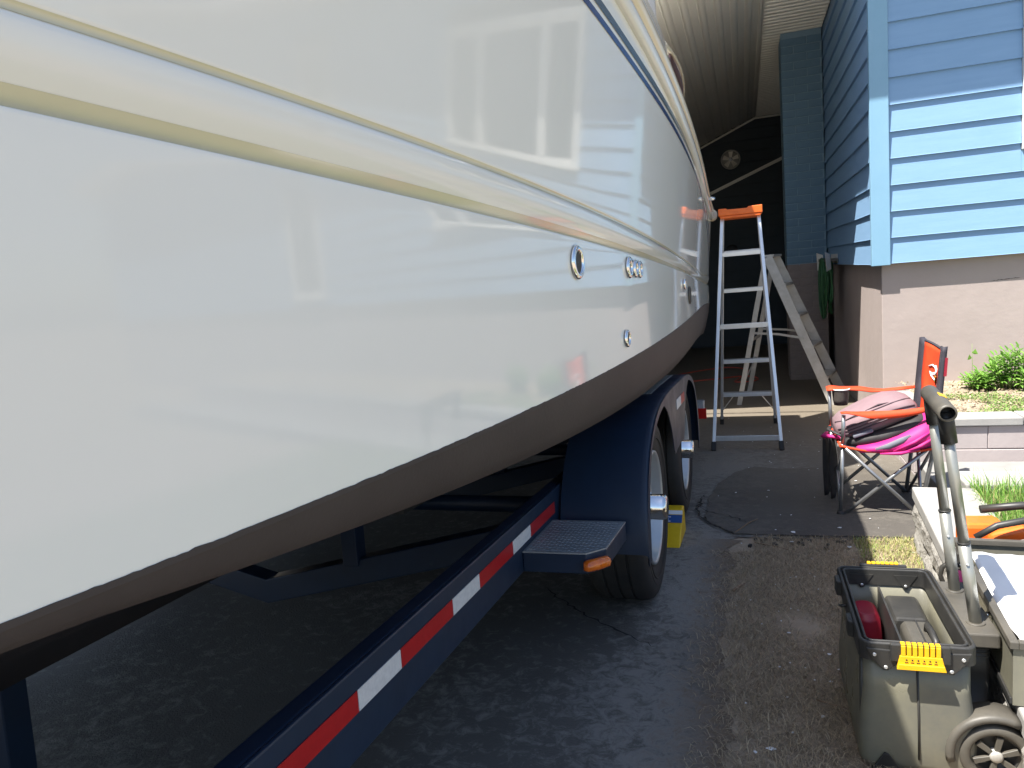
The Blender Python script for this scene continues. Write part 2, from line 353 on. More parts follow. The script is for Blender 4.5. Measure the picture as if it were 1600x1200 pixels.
for pts, w in (([(-.85, 2.78), (-.65, 2.56), (-.52, 2.45), (-.39, 2.35), (-.31, 2.31)], .004),
               ([(-.27, 4.35), (-.30, 4.12), (-.28, 3.9), (-.20, 3.72), (-.10, 3.60), (.03, 3.575)], .007),
               ([(-.30, 4.12), (-.24, 3.98), (-.15, 3.93), (-.02, 3.78)], .003),
               ([(.0, 3.57), (.12, 3.585), (.3, 3.58), (.5, 3.59), (.72, 3.6)], .007)):
    c2 = crack(pts, w, 11 + int(w * 1e4)); cm.add(c2.v, c2.f)
tag(obj('driveway_crack', cm, M['crack'], fix=False), kind='structure')

# ------------------------------------------------------------------ the house
XW, YC = 1.0, 6.45
house = thing('house', 'blue clapboard house corner with taupe foundation and open carport at the driveway end', 'house', (XW, YC, -.34))
ZF = 1.046; ZE = 3.83
mb = MB(); mb.aabb(XW + .045, 16, YC + .045, 15.2, -.8, ZF + .004)
obj('foundation', mb, M['found'], house, bevel=.006)
mb = MB(); rr = []; rc = random.Random(9)
for i in range(24):
    t = i / 23; x = 1.80 + .20 * t; z = .852 + .010 * t + .004 * noise.noise(Vector((x * 40, 0, 2))); w_ = .0026 * math.sin(math.pi * t) ** .5 * rc.uniform(.3, 1.2)
    rr.append([Vector((x, YC + .0435, z + w_)), Vector((x, YC + .0435, z - w_))])
mb.rings(rr, False, False); obj('crack', mb, M['crack'], house, fix=False)
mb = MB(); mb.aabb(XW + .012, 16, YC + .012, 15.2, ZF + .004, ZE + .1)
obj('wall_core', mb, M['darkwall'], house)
EXPO = .2
def lap(p0, along, outv, L, seed, hgt=EXPO):
    """one clapboard: bottom edge thick and proud, top thin; slightly uneven"""
    rnd = random.Random(seed); n = max(2, int(L / .35)); mb = MB(); rings = []
    for i in range(n + 1):
        t = i / n; q = Vector(p0) + Vector(along) * (L * t)
        w = .0022 * noise.noise(Vector((seed * 3.1, t * L * 2.2, 0))); d = .0015 * noise.noise(Vector((seed * 1.7, t * L * 3, 5)))
        o = Vector(outv); z = Vector((0, 0, 1))
        rings.append([q + z * w, q + o * (.029 + d) + z * w, q + o * (.027 + d) + z * (w + .004), q + o * (.0065) + z * (hgt + .012), q + z * (hgt + .012)])
    mb.rings(rings, False, True, True, True)
    return mb
WX0, WX1, WZ0, WZ1 = 1.978, 4.35, 1.80, 3.25
W2 = (7.0, 7.95, 1.15, 3.25)
k = 0
for i in range(14):
    z0 = ZF + EXPO * i; z1 = z0 + EXPO
    cuts = [(1.10, 16.0)]
    for (a, b, c0, c1) in ((WX0, WX1, WZ0, WZ1), W2):
        if z1 > c0 - .03 and z0 < c1 + .03:
            nc = []
            for s0, s1 in cuts:
                if a > s0 and b < s1: nc += [(s0, a - .003), (b + .003, s1)]
                else: nc.append((s0, s1))
            cuts = nc
    for (a, b, c0, c1) in ((WX0, WX1, WZ0, WZ1), W2):
        if z0 < c0 - .02 and z1 > c0 - .03:
            obj('siding_board', lap((a - .002, YC, z0), (1, 0, 0), (0, -1, 0), b - a + .004, 900 + i, min(EXPO, c0 - z0) - .014), M['siding'], house)
    for s0, s1 in cuts:
        k += 1
        obj('siding_board', lap((s0, YC, z0), (1, 0, 0), (0, -1, 0), s1 - s0, k), M['siding'], house)
    k += 1
    obj('siding_board', lap((XW, 14.7, z0), (0, -1, 0), (-1, 0, 0), 14.7 - YC - .02, k), M['siding'], house)
mb = MB(); mb.aabb(XW - .036, XW + .098, YC - .040, YC - .004, ZF - .012, ZE); mb.aabb(XW - .036, XW - .001, YC - .004, YC + .015, ZF - .012, ZE)
obj('corner_board', mb, M['trimblue'], house, bevel=.004)

def window(x0, x1, z0, z1, mull, nm):
    fr = MB(); t = .085; yo = YC - .055
    fr.aabb(x0, x0 + t, yo, YC, z0 + t, z1 - t); fr.aabb(x1 - t, x1, yo, YC, z0 + t, z1 - t)
    fr.aabb(x0, x1, yo, YC, z1 - t, z1); fr.aabb(x0, x1, yo, YC, z0, z0 + t)
    f = obj('window', fr, M['white'], house, bevel=.004)
    mb = MB(); mb.aabb(x0 - .0, x1 + .02, yo - .035, yo - .001, z0 + .002, z0 + .04); obj('sill', mb, M['white'], f, bevel=.004)
    xs = [x0 + t] + mull + [x1 - t]
    for m_ in mull:
        mb = MB(); mb.aabb(m_ - .04, m_ + .04, yo + .008, YC, z0 + t + .001, z1 - t - .001); obj('mullion', mb, M['white'], f, bevel=.003)
    for a, b in zip(xs[:-1], xs[1:]):
        a += .04 if a in mull else 0; b -= .04 if b in mull else 0
        s = MB(); q = .035; y0_, y1_ = yo + .018, YC - .001
        s.aabb(a + .001, a + q, y0_, y1_, z0 + t + .001, z1 - t - .001); s.aabb(b - q, b - .001, y0_, y1_, z0 + t + .001, z1 - t - .001)
        s.aabb(a + q, b - q, y0_, y1_, z0 + t + .001, z0 + t + q); s.aabb(a + q, b - q, y0_, y1_, z1 - t - q, z1 - t - .001)
        obj('sash', s, M['white'], f)
        s = MB(); s.aabb(a + q, b - q, YC - .012, YC - .006, z0 + t + q, z1 - t - q); obj('pane', s, M['glass'], f)
window(WX0, WX1, WZ0, WZ1, [2.62, 3.72], 'w')
window(W2[0], W2[1], W2[2], W2[3], [], 'w2')

# eave in front of the house, roof above
mb = MB(); mb.aabb(.23, 16.4, YC - .56, YC + .02, ZE, ZE + .03)
obj('eave_soffit', mb, M['soffit'], house)
mb = MB(); mb.aabb(.20, 16.4, YC - .585, YC - .562, ZE - .02, ZE + .17)
obj('fascia', mb, M['white'], house, bevel=.003)
mb = MB(); mb.prism([(.20, YC - .6, ZE + .175), (.20, 11, ZE + 1.6), (.20, 15.5, ZE + .5), (.20, 15.5, ZE + .035), (.20, YC - .56, ZE + .035)], (16.3, 0, 0))
obj('roof', mb, M['roof'], house)

# carport: flat ceiling strip beside the wall, then a slope falling to the left
YF, YB, XK, ZK_, SLOPE = 6.57, 14.8, .30, 3.80, .414
croof = MB()
croof.prism([(XK - .02, YF, ZK_ + .05), (1.0, YF, ZK_ + .05), (1.0, YF, ZK_ + .2), (XK - .02, YF, ZK_ + .2)], (0, YB - YF + .3, 0))
xl = -4.0
croof.prism([(XK - .021, YF, ZK_ + .045), (xl, YF, ZK_ + .045 - SLOPE * (XK - xl)), (xl, YF, ZK_ + .2 - SLOPE * (XK - xl)), (XK - .021, YF, ZK_ + .2)], (0, YB - YF + .3, 0))
cr = obj('carport_roof', croof, M['roof'], house)
sd = Vector((-1, 0, -SLOPE)).normalized(); sn = Vector((SLOPE, 0, -1)).normalized()     # down the slope, and out of the ceiling
pw = .158
def panel_mesh(L, w, lengthwise):
    """soffit panel: flat face, rounded V groove and a rib at one edge; x across, y along"""
    prof = [(0, 0), (w * .06, -.006), (w * .16, -.012), (w * .28, -.011), (w * .36, -.004), (w * .44, .004), (w * .52, 0), (w * .90, -.001), (w * .93, -.010), (w * .97, -.013), (w, -.002)]
    mb = MB(); mb.rings([[Vector((x, 0, z)) for x, z in prof], [Vector((x, L, z)) for x, z in prof]], False, False)
    return mb.mesh('ceiling_panel', Vector((0, 0, 0)), [M['soffit']], fix=False)
pm = panel_mesh(YB - YF, pw, True)
rotm = Matrix(((-sd.x, 0, -sn.x), (0, 1, 0), (-sd.z, 0, -sn.z))).to_euler()
for i in range(int((XK - xl) / (pw * abs(sd.x)))):
    p = Vector((XK - .03, YF, ZK_)) + sd * (pw * (i + 1))
    inst('ceiling_panel', pm, p, cr, rotm)
fw = .115
fm = panel_mesh(XW - XK - .035, fw, False)
for i in range(int((YB - YF) / fw)):
    inst('ceiling_panel', fm, (XW - .028, YF + fw * i, ZK_), cr, Matrix(((0, -1, 0), (1, 0, 0), (0, 0, 1))).to_euler())
mb = MB(); mb.aabb(XK - .035, XK - .012, YF, YB, ZK_ - .028, ZK_ + .02); mb.aabb(XK - .008, XK + .012, YF, YB, ZK_ - .02, ZK_ + .02)
obj('ceiling_trim', mb, M['soffit'], cr)
mb = MB(); mb.aabb(XK - .05, XW, YF - .03, YF - .003, ZK_ - .03, ZK_ + .2)
mb.prism([(XK - .052, YF - .03, ZK_ - .03), (xl, YF - .03, ZK_ - .03 - SLOPE * (XK - xl)), (xl, YF - .03, ZK_ + .2 - SLOPE * (XK - xl)), (XK - .052, YF - .03, ZK_ + .2)], (0, .027, 0))
obj('fascia', mb, M['white'], cr)
# dark end wall and far side wall
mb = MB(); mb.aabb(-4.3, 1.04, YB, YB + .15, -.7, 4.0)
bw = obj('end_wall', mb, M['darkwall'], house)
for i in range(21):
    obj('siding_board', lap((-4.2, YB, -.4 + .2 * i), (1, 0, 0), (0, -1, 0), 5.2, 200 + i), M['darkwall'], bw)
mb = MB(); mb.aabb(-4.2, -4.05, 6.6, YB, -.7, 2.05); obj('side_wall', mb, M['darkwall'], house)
mb = MB(); mb.bar((-.55, YB - .03, 2.50), (1.0, YB - .03, 3.09), .04, .055); obj('sloped_trim', mb, M['soffit'], bw)
mb = MB()
mb.bar((-4.0, YB - .03, ZK_ - .03 - SLOPE * 4.3), (XK, YB - .03, ZK_ - .03), .03, .03); mb.bar((XK, YB - .03, ZK_ - .03), (1.0, YB - .03, ZK_ - .03), .03, .03)
obj('cornice_trim', mb, M['soffit'], bw)
mb = MB(); mb.lathe((-.20, YB - .035, 1.40), (0, -1, 0), [(.001, 0), (.11, 0), (.11, .03), (.09, .04), (.001, .04)], 20); obj('round_vent', mb, M['blackrub'], bw)
disc = thing('wall_fan', 'round tarnished fan with dim blades hung high on the dark carport end wall', 'fan', (-.155, YB - .03, 3.08))
mb = MB(); mb.lathe((-.155, YB - .032, 3.08), (0, -1, 0), [(.165, 0), (.178, .01), (.178, .06), (.165, .07), (.155, .06), (.155, .012)], 32, cap0=False, cap1=False); obj('fan_ring', mb, M['alu_old'], disc)
mb = MB(); mb.lathe((-.155, YB - .034, 3.08), (0, -1, 0), [(.001, 0), (.158, 0), (.158, .008), (.001, .008)], 28); obj('fan_back', mb, M['alu_old'], disc)
for i in range(5):
    a = 2 * math.pi * i / 5 + .3; c_, s_ = math.cos(a), math.sin(a)
    mb = MB(); e1 = Vector((c_, 0, s_)); e2 = Vector((-s_, 0, c_)); o = Vector((-.155, YB - .075, 3.08))
    mb.prism([o + e1 * .03 - e2 * .02, o + e1 * .14 - e2 * .045 + Vector((0, -.02, 0)), o + e1 * .145 + e2 * .04 + Vector((0, .01, 0)), o + e1 * .03 + e2 * .02], (0, -.004, 0)); obj('blade', mb, M['soffit'], disc)
mb = MB(); mb.lathe((-.155, YB - .06, 3.08), (0, -1, 0), [(.001, 0), (.034, 0), (.034, .03), (.02, .045), (.001, .046)], 16); obj('hub', mb, M['alu'], disc)

# brick pier painted blue above and taupe below, brick by brick
PX0, PX1, PY0, PD = .515, 1.0, 9.75, .55
mb = MB(); mb.aabb(PX0 + .005, PX1 - .03, PY0 + .005, PY0 + PD, -.6, ZK_ - .002)
pil = obj('brick_pier', mb, M['brick_b'], house); pil.data.materials.clear(); pil.data.materials.append(M['mortar'])
mb = MB(); mb.aabb(PX0 + .0035, PX1 - .03, PY0 + .0035, PY0 + PD + .002, -.6, 1.062); obj('mortar_base', mb, M['mortar_g'], pil)
CR = .0915; BL = .285; MJ = .010
def brick_mesh(L, W, H):
    bm = bmesh.new(); bmesh.ops.create_cube(bm, size=1)
    for v in bm.verts: v.co = Vector((v.co.x * L, v.co.y * W, v.co.z * H))
    bmesh.ops.bevel(bm, geom=bm.edges[:], offset=.004, segments=1, affect='EDGES')
    me = bpy.data.meshes.new('brick'); bm.to_mesh(me); bm.free(); return me
cache = {}
def brick(cx, cy, cz, L, face, mt, nfront):
    key = (round(L, 3), face, mt)
    if key not in cache:
        me = brick_mesh(L, .03, CR - MJ) if face == 'f' else brick_mesh(.03, L, CR - MJ)
        me.materials.append(M[mt]); cache[key] = me
    j = random.uniform(-.0015, .0012)
    return inst('brick', cache[key], (cx + (j if face == 's' else 0), cy + (j if face == 'f' else 0), cz), pil, (random.uniform(-.002, .002), random.uniform(-.003, .003), 0))
nb = 0
for r_ in range(int((ZK_ + .40) / CR)):
    zc = -.385 + CR * (r_ + .5)
    if zc > ZK_ - .03: break
    mt = 'brick_g' if zc < 1.06 else 'brick_b'
    x = PX0 - (.1475 if r_ % 2 else 0)
    while x < PX1 - .035:
        a = max(x, PX0); b = min(x + BL, PX1 - .032)
        if b - a > .03: brick((a + b) / 2, PY0 + .015, zc, b - a, 'f', mt, 0); nb += 1
        x += BL + MJ
    if zc < 3.9:        # the narrow return seen on the driveway side
        brick(PX0 + .015, PY0 + .04 + .10, zc, .20 if r_ % 2 else .13, 's', mt, 0); nb += 1

# ------------------------------------------------------------------ hose and hanger on the side wall
hh = thing('hose_hanger', 'pale hose hanger bracket on the shaded blue side wall', 'hose hanger', (XW, 9.0, 1.1))
mb = MB(); mb.aabb(XW - .03, XW - .024, 8.72, 9.28, 1.06, 1.16); obj('back_plate', mb, M['white'], hh)
for yy, dy in ((8.62, -.10), (9.38, .10)):
    mb = MB(); mb.prism([(XW - .10, yy, 1.00), (XW - .11, yy, 1.16), (XW - .17, yy + dy, 1.19), (XW - .16, yy + dy * 1.2, 0.98)], (0, .018, 0)); obj('flange', mb, M['white'], hh, bevel=.004)
mb = MB(); mb.aabb(XW - .16, XW - .03, 8.64, 9.36, 1.085, 1.115); obj('cradle', mb, M['greypl'], hh)
hs = MB(); rnd = random.Random(3)
for i in range(13):
    pts = []; dz = rnd.uniform(.42, .72); y0 = 9.0 + rnd.uniform(-.22, .10); wd_ = rnd.uniform(.14, .22); xo = XW - .06 - rnd.uniform(0, .13)
    for k_ in range(29):
        t = k_ / 28 * 2 * math.pi
        s_ = math.sin(t); c_ = math.cos(t)
        z = 1.125 - dz / 2 + dz / 2 * c_ - .015 * rnd.random()
        pts.append((xo + .012 * math.sin(t * 2 + i), y0 + wd_ * s_ * (.75 + .25 * c_) + .02 * math.sin(3 * t + i), z))
    hs.tube(pts[:-1], .0105, 7, closed=True)
hose = obj('garden_hose', hs, M['hose'], base=(XW - .1, 9.0, .8))
tag(hose, 'green garden hose looped in coils over the wall hanger', 'hose')

# ------------------------------------------------------------------ raised bed, its wall, the path
BX, BY = .958, 4.92
bed = thing('raised_bed_wall', 'low painted block wall with concrete coping round the planting bed by the house', 'retaining wall', (BX, BY, -.25))
mb = MB(); mb.aabb(BX + .01, 9, BY + .01, BY + .16, -.5, .062); mb.aabb(BX + .01, BX + .16, BY + .161, 5.93, -.5, .062)
obj('wall_core', mb, M['bedblock'], bed)
rnd = random.Random(5)
for r_, (z0, z1) in enumerate(((-.42, -.23), (-.228, -.082), (-.080, .060))):
    x = BX - (.2 if r_ % 2 else .0)
    while x < 8.6:
        a, b = max(x, BX), x + .398
        mb = MB(); jz = rnd.uniform(-.002, .002); mb.aabb(a, b, BY + rnd.uniform(-.002, .002), BY + .05, z0 + jz, z1 + jz); obj('block', mb, M['bedblock'], bed, bevel=.004, seg=1)
        x += .4
    y = BY + (.2 if r_ % 2 else .052)
    if r_ % 2: mb = MB(); mb.aabb(BX - .001, BX + .05, BY + .052, BY + .197, z0, z1); obj('block', mb, M['bedblock'], bed, bevel=.004, seg=1)
    while y < 5.9:
        mb = MB(); mb.aabb(BX + rnd.uniform(-.002, .002), BX + .05, y, min(y + .397, 5.94), z0, z1); obj('block', mb, M['bedblock'], bed, bevel=.004, seg=1)
        y += .4
x = BX - .02; i = 0
while x < 8.6:
    mb = MB(); mb.aabb(x + .002, x + .596, BY - .02, BY + .18, .064, .112 + rnd.uniform(-.002, .002)); obj('coping', mb, M['cap'], bed, bevel=.006); x += .6
y = BY + .182
while y < 5.8:
    mb = MB(); mb.aabb(BX - .02, BX + .18, y + .002, min(y + .48, 5.95), .064, .112); obj('coping', mb, M['cap'], bed, bevel=.006); y += .504
mb = MB(); rows = []
for i in range(10):
    y = BY + .18 + (YC + .05 - BY - .18) * i / 9
    rows.append([Vector((BX + .17 + 8 * j / 40 - (.22 if (j == 0 and y > 5.9) else 0), y, (-.33 if (j == 0 and y > 5.9) else 0) + .078 + .012 * i / 9 + .016 * noise.noise(Vector((j * .6, i * .7, 2))))) for j in range(41)])
mb.rings(rows, True, False); tag(obj('bed_soil', mb, M['soil'], fix=False), kind='structure')
mb = MB(); mb.aabb(.975, 9, 3.83, BY - .001, -.40, -.158); tag(obj('path', mb, M['concrete'], bevel=.006), kind='structure')

# near block wall along the verge, turning a corner
WD = Vector((-.068, -.9977, 0)).normalized(); WN = Vector((-WD.y, WD.x, 0)) * -1   # runs toward the viewer; WN points to the verge
if WN.x > 0: WN = -WN
W0 = Vector((.693, 3.545, 0))
lw = thing('retaining_wall', 'low split face grey block wall with pale capstones between dry verge and lawn', 'retaining wall', (.69, 3.5, -.18))
def wp(s, d, z): return W0 + WD * s - WN * d + Vector((0, 0, z))       # s along, d into the lawn
def split_block(s0, s1, z0, z1, seed, d0=.0):
    mb = MB(); ns, nz = 7, 4; g_ = []
    for j in range(nz + 1):
        row = []
        for i in range(ns + 1):
            s = s0 + (s1 - s0) * i / ns; z = z0 + (z1 - z0) * j / nz
            rim = min(i, ns - i, j, nz - j)
            b_ = (.011 if rim > 0 else 0.0) + (.010 * noise.noise(Vector((s * 26, z * 30, seed))) if rim > 0 else -.002)
            row.append(wp(s, d0 - b_, z))
        g_.append(row)
    mb.rings(g_, False, False)
    mb.add([wp(s0, d0, z0), wp(s1, d0, z0), wp(s1, d0, z1), wp(s0, d0, z1), wp(s0, .2, z0), wp(s1, .2, z0), wp(s1, .2, z1), wp(s0, .2, z1)], [(0, 1, 5, 4), (3, 2, 6, 7), (1, 2, 6, 5), (0, 3, 7, 4)])
    return mb
hts = ((-.285, -.137), (-.13, -.018))
zc_top = .093
seed = 0
for r_, (z0, z1) in enumerate(((-.34, -.215), (-.21, -.088), (-.083, .036))):
    s = -.0 if r_ % 2 else -.15
    while s < 3.6:
        a, b = max(0.002, s), s + .298; seed += 1
        yy = 3.545 - a
        if z1 > gz(yy) - .06 or True:
            mb = split_block(a, b, z0 , z1, seed); obj('block', mb, M['splitface'], lw, fix=True)
        s += .302
mb = MB()
s = .0
i = 0
while s < 3.6:
    L = .40; mb = MB(); t = .004 * random.uniform(-1, 1)
    mb.box(wp(s + L / 2, .11 + t * .5, .065 + t * .2), (.246, L - .004, .054), -WN, WD, (0, 0, 1)); obj('capstone', mb, M['cap'], lw, bevel=.006); s += L
mb = MB(); mb.box(wp(1.8, .16, -.17), (.18, 3.55, .40), -WN, WD, (0, 0, 1)); obj('wall_core', mb, M['splitface'], lw)
mb = MB(); mb.aabb(.905, 8, 3.585, 3.78, -.4, .040); obj('return_core', mb, M['splitface'], lw)
x = .90
while x < 7.5:
    mb = MB(); mb.aabb(x + .002, x + .398, 3.57, 3.80, .042, .095); obj('capstone', mb, M['cap'], lw, bevel=.006); x += .4
mb = MB(); rows = []
for i in range(16):
    s = -.02 + 6.5 * (i / 15)
    rows.append([wp(s, .16 + 8 * (j / 30) ** 1.4, .055 + .012 * noise.noise(Vector((i * .8, j * .5, 1)))) for j in range(31)])
mb.rings(rows, True, False); tag(obj('lawn_soil', mb, M['soil'], fix=False), kind='structure')

# ------------------------------------------------------------------ grass, ground cover, thatch
def blades(n, fpos, L0, L1, w, lean, seed, seg=2):
    rnd = random.Random(seed); mb = MB(); V = mb.v; F = mb.f
    for _ in range(n):
        p = fpos(rnd)
        if p is None: continue
        p = Vector(p); a = rnd.uniform(0, 6.283); L = rnd.uniform(L0, L1); le = rnd.uniform(*lean)
        d = Vector((math.cos(a), math.sin(a), 0)); u = Vector((-d.y, d.x, 0)) * w * rnd.uniform(.6, 1.3)
        m = p + d * (L * .45 * math.sin(le * .7)) + Vector((0, 0, L * .55 * math.cos(le * .7)))
        t = p + d * (L * math.sin(le)) + Vector((0, 0, max(.001, L * math.cos(le))))
        b = len(V); V += [p - u, p + u, m + u * .8, m - u * .8, t]; F += [[b, b + 1, b + 2, b + 3], [b + 3, b + 2, b + 4]]; mb.sm += [False] * 2; mb.mi += [0] * 2
    return mb
def verge_pos(rnd):
    y = .9 + 2.68 * rnd.random() ** .9; x0 = edge_x(min(y, 3.4)) + (.03 - .16 * rnd.random() ** 3); x = x0 + (.72 - x0) * rnd.random()
    if y > 3.35 and x < .0: return None
    if noise.noise(Vector((x * 3.2, y * 3.2, 7))) > .30 + .3 * rnd.random(): return None
    return (x, y, gz(y) + .003 * rnd.random())
tag(obj('verge_thatch', blades(52000, verge_pos, .012, .055, .00085, (1.2, 1.55), 1), M['straw'], fix=False), kind='stuff')
def vgreen(rnd):
    y = 3.56 - .62 * rnd.random() ** 1.4; x = .69 - (.25 * rnd.random() ** 1.5); 
    return (x, y, gz(y)) if x < wp(3.545 - y, 0, 0).x - .01 else None
tag(obj('verge_grass', blades(2600, vgreen, .015, .045, .0016, (.2, 1.3), 2), M['greenstraw'], fix=False), kind='stuff')
def lawn_pos(rnd):
    s = 2.7 * rnd.random() ** 1.1 - .0; d = .225 + 2.2 * rnd.random() ** 1.6
    p = wp(s, d, .055); 
    if p.y > 3.575: return None
    if d < .30 and rnd.random() < .4: return None
    return p
tag(obj('lawn_grass', blades(34000, lawn_pos, .035, .16, .0018, (.05, 1.25), 3), M['lawn'], fix=False), kind='stuff')
def lawn_edge(rnd):
    p = wp(2.2 * rnd.random() - .0, .245 + .12 * rnd.random(), .06); return p if p.y < 3.56 else None
tag(obj('lawn_dry_edge', blades(2600, lawn_edge, .02, .07, .0016, (.8, 1.5), 8), M['straw'], fix=False), kind='stuff')
def cover_pos(rnd):
    x = 1.15 + 2.2 * rnd.random(); y = BY + .19 + .72 * rnd.random() ** 1.25
    if noise.noise(Vector((x * 3.4, y * 3.4, 3))) < -.12 - .1 * rnd.random(): return None
    return (x, y, .085 + .02 * rnd.random())
def leafcloud(n, fpos, size, seed):
    rnd = random.Random(seed); mb = MB()
    for _ in range(n):
        p = fpos(rnd)
        if p is None: continue
        p = Vector(p); a = rnd.uniform(0, 6.283); e = rnd.uniform(-.1, .9); d = Vector((math.cos(a) * math.cos(e), math.sin(a) * math.cos(e), math.sin(e)))
        u = d.cross(Vector((0, 0, 1))).normalized() * size * .35; L = size * rnd.uniform(.6, 1.4); b = len(mb.v)
        mb.v += [p, p + d * L * .5 + u, p + d * L, p + d * L * .5 - u]; mb.f.append([b, b + 1, b + 2, b + 3]); mb.sm.append(False); mb.mi.append(0)
    return mb
tag(obj('ground_cover', leafcloud(15000, cover_pos, .016, 4), M['cover'], fix=False), kind='stuff')
def mulch_pos(rnd):
    x = 1.12 + 2.4 * rnd.random(); y = BY + .19 + 1.3 * rnd.random(); return (x, y, .088 + .012 * rnd.random())
tag(obj('bed_mulch', leafcloud(2600, mulch_pos, .022, 14), M['straw'], fix=False), kind='stuff')

def plant(cx, cy, cz, r, h, nst, seed, label):
    rnd = random.Random(seed)
    root = thing('leafy_plant', label, 'plant', (cx, cy, cz), 'leafy plants along the foundation')
    st = MB(); lf = MB()
    for i in range(nst):
        a = rnd.uniform(0, 6.283); rr = r * math.sqrt(rnd.random()); H = h * (1 - .45 * (rr / r) ** 2) * rnd.uniform(.75, 1.08)
        b = Vector((cx + .55 * rr * math.cos(a), cy + .55 * rr * math.sin(a), cz)); t = Vector((cx + rr * math.cos(a), cy + rr * math.sin(a), cz + H))
        st.tube([b, (b + t) / 2 + Vector((0, 0, .01)), t], [.003, .0025, .0015], 5)
        nl = 15
        for k_ in range(nl):
            f = .25 + .75 * k_ / (nl - 1); p = b.lerp(t, f); az = k_ * 2.4 + rnd.uniform(-.4, .4); el = .15 + .75 * (f ** 3) + rnd.uniform(-.25, .2); L = (.080 - .020 * f) * rnd.uniform(.8, 1.2)
            d = Vector((math.cos(az) * math.cos(el), math.sin(az) * math.cos(el), math.sin(el))); u = d.cross(Vector((0, 0, 1))).normalized() * L * .17; up = u.cross(d).normalized() * L * .05
            m1 = p + d * L * .4; m2 = p + d * L * .75 - Vector((0, 0, L * .06)); tp = p + d * L - Vector((0, 0, L * .22)); q = len(lf.v)
            lf.v += [p, m1 + u + up, m2 + u * .7 + up, tp, m2 - u * .7 + up, m1 - u + up, m1, m2]
            lf.f += [[q, q + 1, q + 6], [q + 1, q + 2, q + 7, q + 6], [q + 2, q + 3, q + 7], [q, q + 6, q + 5], [q + 6, q + 7, q + 4, q + 5], [q + 7, q + 3, q + 4]]; lf.sm += [False] * 6; lf.mi += [0] * 6
    obj('stem', st, M['leafy'], root); obj('foliage', lf, M['leafy'], root, fix=False)
plant(1.60, 6.05, .08, .115, .15, 20, 1, 'small low leafy plant at the left end of the foundation bed')
plant(1.84, 6.05, .08, .20, .30, 46, 2, 'tall bushy green plant against the taupe foundation')
plant(2.20, 5.95, .08, .19, .27, 42, 3, 'bushy green plant at the right edge of the bed')
plant(2.75, 6.0, .08, .2, .28, 30, 4, 'bushy plant farthest along the bed below the window')
wdp = thing('weed', 'thin weed with two pale leaves rising beside the bushy plant', 'weed', (1.60, 6.2, .09))
mb = MB(); mb.tube([(1.60, 6.2, .08), (1.605, 6.2, .25), (1.60, 6.19, .41)], [.002, .0018, .001], 5); obj('stem', mb, M['leafy'], wdp)
mb = MB()
for zz, sx in ((.30, -1), (.34, 1)):
    mb.add([(1.602, 6.2, zz), (1.602 + sx * .02, 6.19, zz + .03), (1.602 + sx * .035, 6.18, zz - .01), (1.602 + sx * .015, 6.2, zz - .012)], [(0, 1, 2, 3)])
obj('leaf', mb, M['leafy'], wdp, fix=False)

# ------------------------------------------------------------------ the boat
YS = 6.3; Y_AFT = 6.33; XC = -1.75
def xh(y): u = YS - y; return -.285 + .012 * u * u - .0036 * u ** 3
def poly(c, u):
    if u <= 6.0: return sum(k_ * u ** i for i, k_ in enumerate(c))
    v = sum(k_ * 6.0 ** i for i, k_ in enumerate(c)); d = sum(i * k_ * 6.0 ** (i - 1) for i, k_ in enumerate(c) if i)
    return v + d * (u - 6.0)
cW = (.84036, .05519, -.01641, .0015); cC = (.58708, .06744, -.01865, .00256); cL = (.99188, .04451, .00173, .00013)
cU = (1.07136, .00458, .01719, -.00133); cS = (1.49281, .03717, .00966)
zW = lambda y: poly(cW, YS - y); zL = lambda y: poly(cL, YS - y); zU = lambda y: poly(cU, YS - y); zS = lambda y: .028 + sum(k_ * (YS - y) ** i for i, k_ in enumerate(cS))
def zC(y): return min(poly(cC, YS - y), zW(y) - .035)
def zK(y): return .305 - .05 * y + (0 if y > .0 else 1.3 * (-y / 2.3) ** 2.6)
def flare(y, z):
    d = z - zU(y)
    return .005 + (.085 * d if d > 0 else 0)
def XS(y, z): return xh(y) + flare(y, z)
def topside(y):
    zu, zl, zw, zs = zU(y), zL(y), zW(y), zS(y); h = zu - zl
    P = []
    for t in (0, .12, .25, .4, .55, .7, .82, .92): z = zs + (zu + .016 - zs) * t; P.append((XS(y, z), z))
    x = xh(y) + .005
    for dx, dz in ((0, .010), (-.0006, .006), (-.0024, .0035), (-.0032, .0), (-.0026, -.0035), (-.0004, -.006), (.0014, -.010)): P.append((x + dx, zu + dz))
    for t, dx in ((.16, .0026), (.26, .0028), (.36, .0022), (.46, .0006), (.55, -.0018), (.63, -.0048), (.71, -.0086), (.79, -.0128), (.87, -.0168), (.94, -.0200)): P.append((x + dx, zu - h * t))
    for dx, dz in ((-.0222, 0), (-.0222, -.0006), (-.0070, -.0014), (-.0056, -.0030), (-.0052, -.007)): P.append((x + dx, zl + dz))
    for t in (.06, .14, .24, .36, .5, .7, .85, 1.0): P.append((xh(y) - .0004 * max(0, 1 - t / .5) ** 2, (zl - .007) + (zw - zl + .007) * t))
    return P
